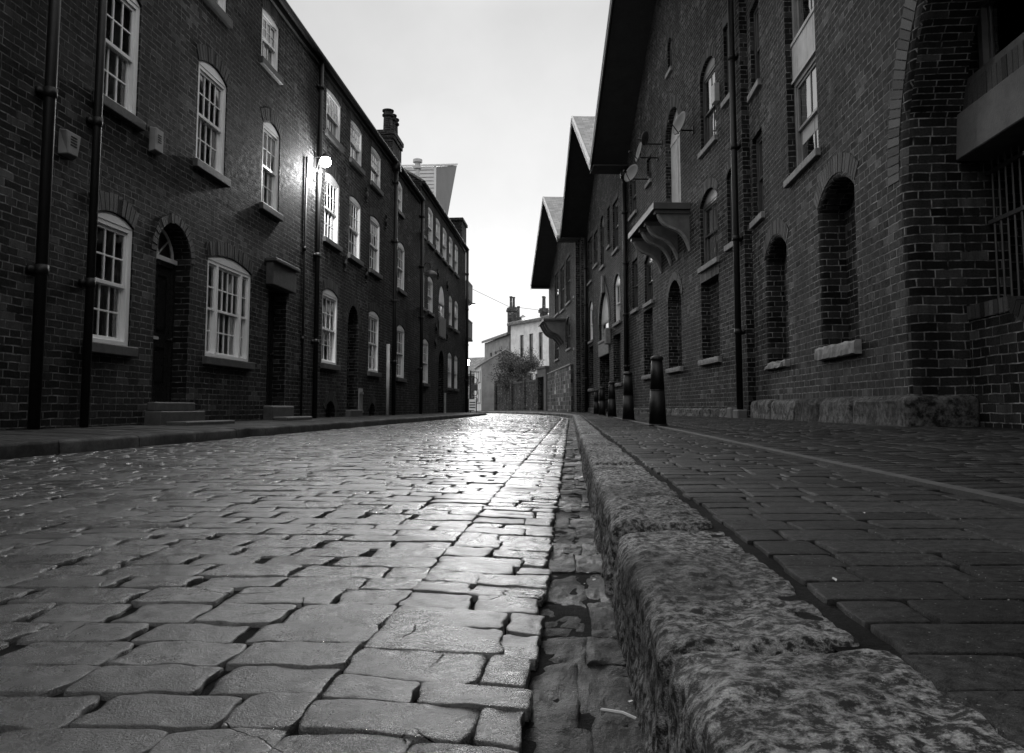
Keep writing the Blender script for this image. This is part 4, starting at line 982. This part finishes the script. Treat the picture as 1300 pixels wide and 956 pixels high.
# right pavement: setts, drain strip, finer setts beyond
pz = lambda x: .128+.02*(x-.2)
pv = Setts(); y = -1.
while y < 58:
    f = 1. if y < 18 else 1.6; hgt = U(.10,.132)*f; x = .318+U(-.008,.008); k = 0
    while x < 1.02:
        L = U(.14,.20)*f; x1 = min(x+L, 1.025)
        if k == 0: x1 = x+U(.08,.2)
        if x1-x > .04:
            s_ = float(shift(np.array(y))); nx, ny = res(y*1.3); j = lambda: U(-.004,.004); g = U(.002,.006)
            pv.add([(x+g-s_+j(),y+.0022+j()*.6),(x1-g-s_+j(),y+.0022+j()*.6),(x1-g-s_+j(),y+hgt-.0022+j()*.6),(x+g-s_+j(),y+hgt-.0022+j()*.6)], pz((x+x1)/2)+U(-.001,.001), nx, ny, U(.0,.0006), .0014, .012, .0005, random.random(), (.001+U(-.0005,.0005),U(-.0005,.0005)), shape=.35)
        x = x1; k += 1
    y += hgt
y = -1.
while y < 58:
    f = 1. if y < 14 else 2.; hgt = U(.095,.12)*f; x = 1.10+U(0,.004); off = True
    xe = 3.42 if y < 15 else 3.6
    while x < xe:
        L = U(.17,.23)*f; x1 = min(x+L, xe)
        s_ = float(shift(np.array(y)))
        nx, ny = (6,5) if y < 8 else (4,4)
        pv.add([(x+.0015-s_,y+.001),(x1-.0015-s_,y+.001),(x1-.0015-s_,y+hgt-.001),(x+.0015-s_,y+hgt-.001)], pz((x+x1)/2)+U(-.0012,.0012), nx, ny, U(.0,.0006), .0014, .012, .0006, random.random(), (.002,U(-.001,.001)), shape=.35); x = x1
    y += hgt
tag(pv.obj('pavement', 'paver'), kind='structure')
mb = MB()
for a, c in zip(ys, ys[1:]):
    if a > 60: break
    sa, sc = float(shift(np.array(a))), float(shift(np.array(c)))
    mb.face([(.27-sa,a,pz(.3)-.008),(3.6-sa,a,pz(3.6)-.008),(3.6-sc,c,pz(3.6)-.008),(.27-sc,c,pz(.3)-.008)]); mb.face([(3.6-sa,a,pz(3.6)-.008),(14,a,pz(3.6)-.008),(14,c,pz(3.6)-.008),(3.6-sc,c,pz(3.6)-.008)])
tag(mb.obj('pavement_bed', 'joint'), kind='structure')
mb = MB(); yy = list(np.arange(-1, 24, .9))
for a, c in zip(yy, yy[1:]):
    mb.prism([(1.035,a+.003,.10),(1.085,a+.003,.10),(1.085,c-.003,.10),(1.035,c-.003,.10)],[(1.037,a+.003,pz(1.04)+.006),(1.083,a+.003,pz(1.08)+.006),(1.083,c-.003,pz(1.08)+.006),(1.037,c-.003,pz(1.04)+.006)])
tag(mb.obj('drain_strip', 'sill_dark'), kind='structure')

# small litter: fallen leaves in the gutter and on the pavement, no two need telling apart
mb = MB()
for i in range(55):
    x = random.choice([U(-.05,.1),U(.34,1.0),U(.3,.36),U(1.1,3.0)]); y = U(.9,6); z = .0 if x < .12 else pz(x)+.004
    a = U(0,6.3); s_ = U(.0012,.0035); c, s2 = math.cos(a), math.sin(a)
    mb.face([(x+c*s_*2,y+s2*s_*2,z+U(.0,.004)),(x-s2*s_,y+c*s_,z+.003),(x-c*s_*2,y-s2*s_*2,z+U(.0,.004)),(x+s2*s_,y-c*s_,z+.002)])
tag(mb.obj('leaf_litter', 'board'), 'scattered pale leaf scraps in the gutter and on the right pavement', 'leaf litter', kind='stuff')
mb = MB(); mb.tube([(.035,1.02,.0),(.06,1.0,.004),(.075,.985,.003)], .0022, 6); tag(mb.obj('twig', 'board'), 'thin pale twig lying in the gutter beside the granite kerb', 'twig')

# ------------------------------------------------------------------ BACKGROUND
# garden wall with piers and a gate portal
gx0, gy0, gx1, gy1 = -1.62, 56.2, -7.0, 74.0
L = math.hypot(gx1-gx0, gy1-gy0); th = math.atan2(-(gx1-gx0), gy1-gy0)
G = Bld('garden_wall', 'long brick garden wall with piers in front of the tree at the street bend', 'wall', gx0, gy0, -1, 0, th, -.05)
mb = MB(); G.box(mb, 2.4, L, -.3, 0, -.05, 2.35); mb.obj('wall', 'brick_far', G.e)
mb = MB(); G.box(mb, 2.4, L, -.35, .05, 2.352, 2.5); mb.obj('coping', 'sill_dark', G.e)
mb = MB()
for u in (2.4, 6.6, 11.2, L-.6): G.box(mb, u, u+.6, -.4, .14, -.05, 2.9)
mb.obj('pier', 'brick_far', G.e)
mb = MB(); G.box(mb, 0, 2.4, -.4, .16, 2.6, 3.2); G.box(mb, -.05, 2.5, -.45, .24, 3.2, 3.34); G.box(mb, 0, .6, -.4, .15, -.05, 2.6); mb.obj('gate_portal', 'concrete', G.e)
mb = MB(); G.box(mb, .6, 2.4, -.25, -.2, 0, 2.6); mb.obj('gate', 'door', G.e)
# tree
def tree(x, y, h, cr, cz, n, label, seed):
    rn = random.Random(seed); e = empty('tree', (x,y,-.05), 0, label, 'tree')
    mb = MB(); mb.tube([(0,0,0),(.05,.02,h*.25),(.0,.05,h*.5),(.08,0,h*.75)], [.16,.12,.08,.04], 9)
    tips = []
    for i in range(16):
        a = rn.random()*6.28; z0 = h*rn.uniform(.3,.65); r = cr*rn.uniform(.5,1.0); z1 = min(h, z0+h*rn.uniform(.1,.4))
        m_ = Vector((math.cos(a)*r*.5, math.sin(a)*r*.5, (z0+z1)/2+.1)); t = Vector((math.cos(a)*r, math.sin(a)*r, z1)); mb.tube([(0.03,.02,z0), m_, t], [.05,.03,.012], 6); tips += [m_, t]
        for k in range(3):
            t2 = t+Vector((rn.uniform(-.6,.6),rn.uniform(-.6,.6),rn.uniform(-.3,.5))); mb.tube([m_, t2], [.02,.008], 5); tips.append(t2)
    mb.obj('trunk', 'bark', e)
    lf = MB()
    for i in range(n):
        c = rn.choice(tips); p = c+Vector((rn.gauss(0,.34),rn.gauss(0,.34),rn.gauss(0,.26))); s_ = rn.uniform(.03,.07)
        a = Vector((rn.gauss(0,1),rn.gauss(0,1),rn.gauss(0,1))).normalized(); b_ = a.cross(Vector((rn.gauss(0,1),rn.gauss(0,1),rn.gauss(0,1)))).normalized()
        lf.face([p-a*s_*1.4, p+b_*s_*.6, p+a*s_*1.4, p-b_*s_*.6], rn.random())
    lf.obj('crown', 'leaf', e)
tree(-4.7, 69.5, 5.2, 1.75, 3, 12000, 'small leafy tree leaning over the garden wall at the bend', 5)
tree(-7.2, 79, 3.2, 1.0, 2, 4500, 'low bushy tree tucked against the white cottage gable', 9)
# cottage
Ct = Bld('cottage', 'low white rendered cottage with a dark gable end beyond the garden wall', 'house', -8.45, 75, 1, 0, R(11), -.05)
# frame: d outward is +x; here the white front faces left so build by side=-1
Ct.e.name = 'cottage'; Ct.side = -1
cw_ = [hole(1.0+i*2.3,1.9+i*2.3,.9,2.2,0) for i in range(3)]+[hole(1.0+i*2.3,1.9+i*2.3,2.9,4.0,0) for i in range(3)]
wall(Ct, [(0,-.1),(9,-.1),(9,4.5),(0,4.5)], cw_, 'render_white')
for h in cw_: window(Ct, h['u0'],h['u1'],h['z0'],h['z1'],0,cols=2,rows=(1,1),mat='grey_frame',sillmat='sill_pale')
mb = MB(); Ct.face(mb, [(0,0,-.1),(0,-4.6,-.1),(0,-4.6,4.5),(0,-2.3,5.9),(0,0,4.5)]); Ct.face(mb, [(0,-4.6,-.1),(9,-4.6,-.1),(9,-4.6,4.5),(0,-4.6,4.5)]); mb.obj('gable_wall', 'render_grey', Ct.e)
mb = MB()
for (d0,d1,za,zb_) in ((.2,-2.3,4.42,5.9),(-2.3,-4.8,5.9,4.42)): mb.prism([Ct.P(-.15,d0,za),Ct.P(9.1,d0,za),Ct.P(9.1,d1,zb_),Ct.P(-.15,d1,zb_)],[Ct.P(-.15,d0,za+.12),Ct.P(9.1,d0,za+.12),Ct.P(9.1,d1,zb_+.12),Ct.P(-.15,d1,zb_+.12)])
mb.obj('roof', 'fascia_pale', Ct.e)
# pale rendered building behind
def facade(name, label, p0, p1, z1, mat, wins, depth, roofm, ridge=2.2, tilt=True, zb=-.05, wm='dark_frame'):
    th = math.atan2(-(p1[0]-p0[0]), p1[1]-p0[1]); L = math.hypot(p1[0]-p0[0], p1[1]-p0[1])
    b = Bld(name, label, 'building', p0[0], p0[1], -1, 0, th, zb)
    hs = [hole(a,c,z0,z1_,0,depth=.2) for (a,c,z0,z1_) in wins]
    wall(b, [(0,-.1),(L,-.1),(L,z1),(0,z1)], hs, mat)
    for (a,c,z0,z1_) in wins: window(b, a,c,z0,z1_,0,cols=2,rows=(1,1),mat=wm,sillmat=None,d=-.1,style='none')
    mb = MB()
    for u in (0, L): b.face(mb, [(u,0,-.1),(u,-depth,-.1),(u,-depth,z1),(u,-depth/2,z1+ridge),(u,0,z1)])
    b.face(mb, [(0,-depth,-.1),(L,-depth,-.1),(L,-depth,z1),(0,-depth,z1)]); mb.obj('gable_wall', mat, b.e)
    mb = MB()
    for (d0,d1,za,zb_) in ((.35,-depth/2,z1-.05,z1+ridge),(-depth/2,-depth-.3,z1+ridge,z1-.05)):
        mb.prism([b.P(-.3,d0,za),b.P(L+.3,d0,za),b.P(L+.3,d1,zb_),b.P(-.3,d1,zb_)],[b.P(-.3,d0,za+.3),b.P(L+.3,d0,za+.3),b.P(L+.3,d1,zb_+.3),b.P(-.3,d1,zb_+.3)])
    rf = mb.obj('roof', roofm, b.e); return b, rf
W_, rfw = facade('rendered_building', 'pale rendered building with four tall dark windows behind the tree', (-1.2,83.5), (-6.9,91.5), 9.9, 'render_white',
    [(1.2+i*1.95,2.0+i*1.95,5.6,8.6) for i in range(4)]+[(1.2+i*1.95,2.0+i*1.95,1.6,4.2) for i in range(4)], 5, 'slate', 1.0)
def bg_chimney(b, rf, u, d, z0, z1, w, pots):
    mb = MB(); b.box(mb, u, u+w, d-w, d, z0, z1-.5); b.box(mb, u-.12, u+w+.12, d-w-.12, d+.12, z1-.5, z1-.2); b.box(mb, u-.05, u+w+.05, d-w-.05, d+.05, z1-.2, z1)
    for i in range(pots): mb.lathe(b.P(u+w*(i+.5)/pots, d-w*(i+.5)/pots, z1), [(.16,0),(.14,1.1),(.18,1.15),(.18,1.3)], 10)
    mb.obj('chimney', 'brick_far', rf)
bg_chimney(W_, rfw, 3.5, -.3, 9.6, 11.3, .65, 2); bg_chimney(W_, rfw, 8.9, -.4, 9.6, 10.8, .42, 1)
Gy, rfg = facade('stone_building', 'grey stone building with a small gable far behind the white cottage', (-7.2,92.5), (-11.3,104), 8.9, 'render_grey', [(1+i*2.4,1.9+i*2.4,5.4,7.4) for i in range(4)], 6, 'slate', 1.0)
bg_chimney(Gy, rfg, .1, -.1, 8.5, 12.2, .95, 2)
e = empty('hall_building', (-6.4,106,-.05), R(12), 'dark block with a low pyramid roof rising behind the rendered building', 'building')
mb = MB(); mb.box((-1.5,-1.5,0),(1.5,1.5,11.4)); mb.obj('wall', 'brick_far', e)
mb = MB(); mb.poly([(-1.8,-1.8,11.4),(1.8,-1.8,11.4),(1.8,1.8,11.4),(-1.8,1.8,11.4),(0,0,12.9)],[(0,1,4),(1,2,4),(2,3,4),(3,0,4),(3,2,1,0)]); mb.obj('roof', 'slate', e)
Dk, rfd = facade('far_terrace', 'dark far brick terrace closing the street beyond the lit lamp', (-12.5,104), (-24,110), 4.6, 'brick_far', [(1+i*2.6,2+i*2.6,1.2,3.2) for i in range(4)], 8, 'slate', 2.4, wm='white')
# angular clad tower behind the left row
T = empty('clad_tower', (-12.5,62,-.05), 0, 'modern angular tower clad in pale horizontal panels above the left roofline', 'building')
mb = MB(); x0, x1 = -1.6, 1.76
for i in range(66):
    z = i*.30
    if z+.22 > 19.75: break
    mb.box((x0,-.10,z),(x1,.0,z+.21), .5)
mb.box((x1-.12,-.13,0),(x1+.05,.0,19.75))
mb.prism([(x0,0,0),(x1,0,0),(.9,8,0),(x0,8,0)],[(x0,0,19.7),(x1,0,19.7),(.9,8,19.7),(x0,8,19.7)]); mb.obj('clad_wall', 'clad', T)
mb = MB(); mb.poly([(x1,0.02,10),(x1,.02,19.7),(2.32,8,22.3),(1.4,8,17.8),(x1-.3,.02,10),(x1-.3,.02,19.7),(1.9,8,22.3),(1.1,8,17.8)],[(0,1,2,3),(7,6,5,4),(0,4,5,1),(1,5,6,2),(2,6,7,3),(3,7,4,0)]); mb.obj('side_wall', 'clad_dark', T)
mb = MB(); mb.prism([(x0-.1,-.2,19.75),(x1+.1,-.2,19.75),(2.4,8,22.35),(x0-.1,8,21.9)],[(x0-.1,-.2,19.9),(x1+.1,-.2,19.9),(2.4,8,22.5),(x0-.1,8,22.05)]); mb.obj('roof', 'clad', T)
# sign bracket and notice board at the bend
e = empty('hanging_sign', (-6.95,55,-.03), 0, 'ornate black iron hanging sign with scrolls by the far lamp post', 'sign')
mb = MB(); mb.tube([(0,0,0),(0,0,3.0)], .05, 8); mb.tube([(0,0,2.9),(.6,0,2.9)], .03, 8)
for cz in (.95, 1.45, 2.3):
    mb.tube([(.3+.2*math.cos(a/12*6.283), 0, cz+.2*math.sin(a/12*6.283)) for a in range(13)], .025, 6)
mb.obj('bracket', 'iron', e); mb = MB(); mb.box((.1,-.02,1.6),(.5,.02,2.05)); mb.obj('sign_board', 'dark_frame', e)
e = empty('notice_board', (-6.75,54.5,-.03), 0, 'low pale notice board on posts at the street bend', 'sign')
mb = MB(); mb.box((-.3,-.03,.25),(.3,.03,1.0)); mb.obj('board', 'render_white', e); mb = MB(); mb.box((-.3,-.04,0),(-.24,.04,1.05)); mb.box((.24,-.04,0),(.3,.04,1.05)); mb.obj('post', 'iron', e)
mb = MB()
for i in range(3): mb.box((-.2,-.034,.4+i*.17),(.2,-.031,.48+i*.17))
mb.obj('print_block', 'dark_frame', e)
# overhead wire
mb = MB(); mb.tube([(-5.6,42,6.9),(-3.8,48,6.55),(-2.0,53,6.9)], .012, 5); tag(mb.obj('overhead_wire', 'iron'), 'thin overhead wire crossing the street near the bend', 'wire')

# ------------------------------------------------------------------ sky, sun, camera
W = bpy.data.worlds.new('World'); scene.world = W; W.use_nodes = True; nt = W.node_tree; nt.nodes.clear(); n = N(nt)
SUN_EL, SUN_AZ = R(13), R(-6)     # veiled low sun at the far end of the street
sky = n.new('ShaderNodeTexSky'); sky.sky_type = 'NISHITA'; sky.sun_disc = False; sky.sun_elevation = SUN_EL; sky.sun_rotation = SUN_AZ
sky.air_density = 1.0; sky.dust_density = 4.0; sky.ozone_density = 1.0; sky.altitude = 0
bw = n.new('ShaderNodeRGBToBW'); bg = n.new('ShaderNodeBackground', _Strength=.10); ow = n.new('ShaderNodeOutputWorld')
n.link(sky.outputs[0], bw.inputs[0])
# overcast veil: evens out the clear sky, brighter overhead than near the horizon as a cloud layer is
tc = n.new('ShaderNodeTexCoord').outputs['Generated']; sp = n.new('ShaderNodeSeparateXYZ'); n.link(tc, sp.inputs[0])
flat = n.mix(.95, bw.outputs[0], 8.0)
over = n.math('MULTIPLY', n.ramp(sp.outputs[2], .46, .78, 1., 2.2), n.ramp(sp.outputs[1], .2, -.5, 1., 1.25))  # unseen sky behind the camera also raised, added to brighten camera-facing walls
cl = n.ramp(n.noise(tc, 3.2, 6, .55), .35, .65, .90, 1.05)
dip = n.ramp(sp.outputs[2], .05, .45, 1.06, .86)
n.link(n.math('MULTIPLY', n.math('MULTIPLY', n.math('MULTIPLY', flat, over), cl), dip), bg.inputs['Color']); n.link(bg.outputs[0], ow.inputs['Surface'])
sd = bpy.data.lights.new('sun', 'SUN'); sd.energy = 1.15; sd.angle = R(20); so_ = bpy.data.objects.new('sun', sd); COL.objects.link(so_)
v = Vector((math.sin(SUN_AZ)*math.cos(SUN_EL), math.cos(SUN_AZ)*math.cos(SUN_EL), math.sin(SUN_EL)))
so_.rotation_euler = v.to_track_quat('Z','Y').to_euler()
cd = bpy.data.cameras.new('camera'); cam = bpy.data.objects.new('camera', cd); COL.objects.link(cam); scene.camera = cam
cam.location = (0,0,.37); cam.rotation_euler = (R(90+4.777),0,R(4.2275)); cd.lens = 28; cd.sensor_width = 36; cd.sensor_fit = 'HORIZONTAL'
cd.shift_y = -(478-433.5)/1300; cd.clip_start = .02; cd.clip_end = 3000
cd.dof.use_dof = False
vs_ = scene.view_settings; vs_.view_transform = 'Standard'; vs_.look = 'None'; vs_.exposure = 0.0; vs_.gamma = 1
scene.render.engine = 'CYCLES'; scene.cycles.use_denoising = True; scene.cycles.max_bounces = 6; scene.cycles.diffuse_bounces = 3; scene.cycles.transparent_max_bounces = 8
scene.cycles.sample_clamp_indirect = 4; scene.cycles.caustics_reflective = False; scene.cycles.caustics_refractive = False
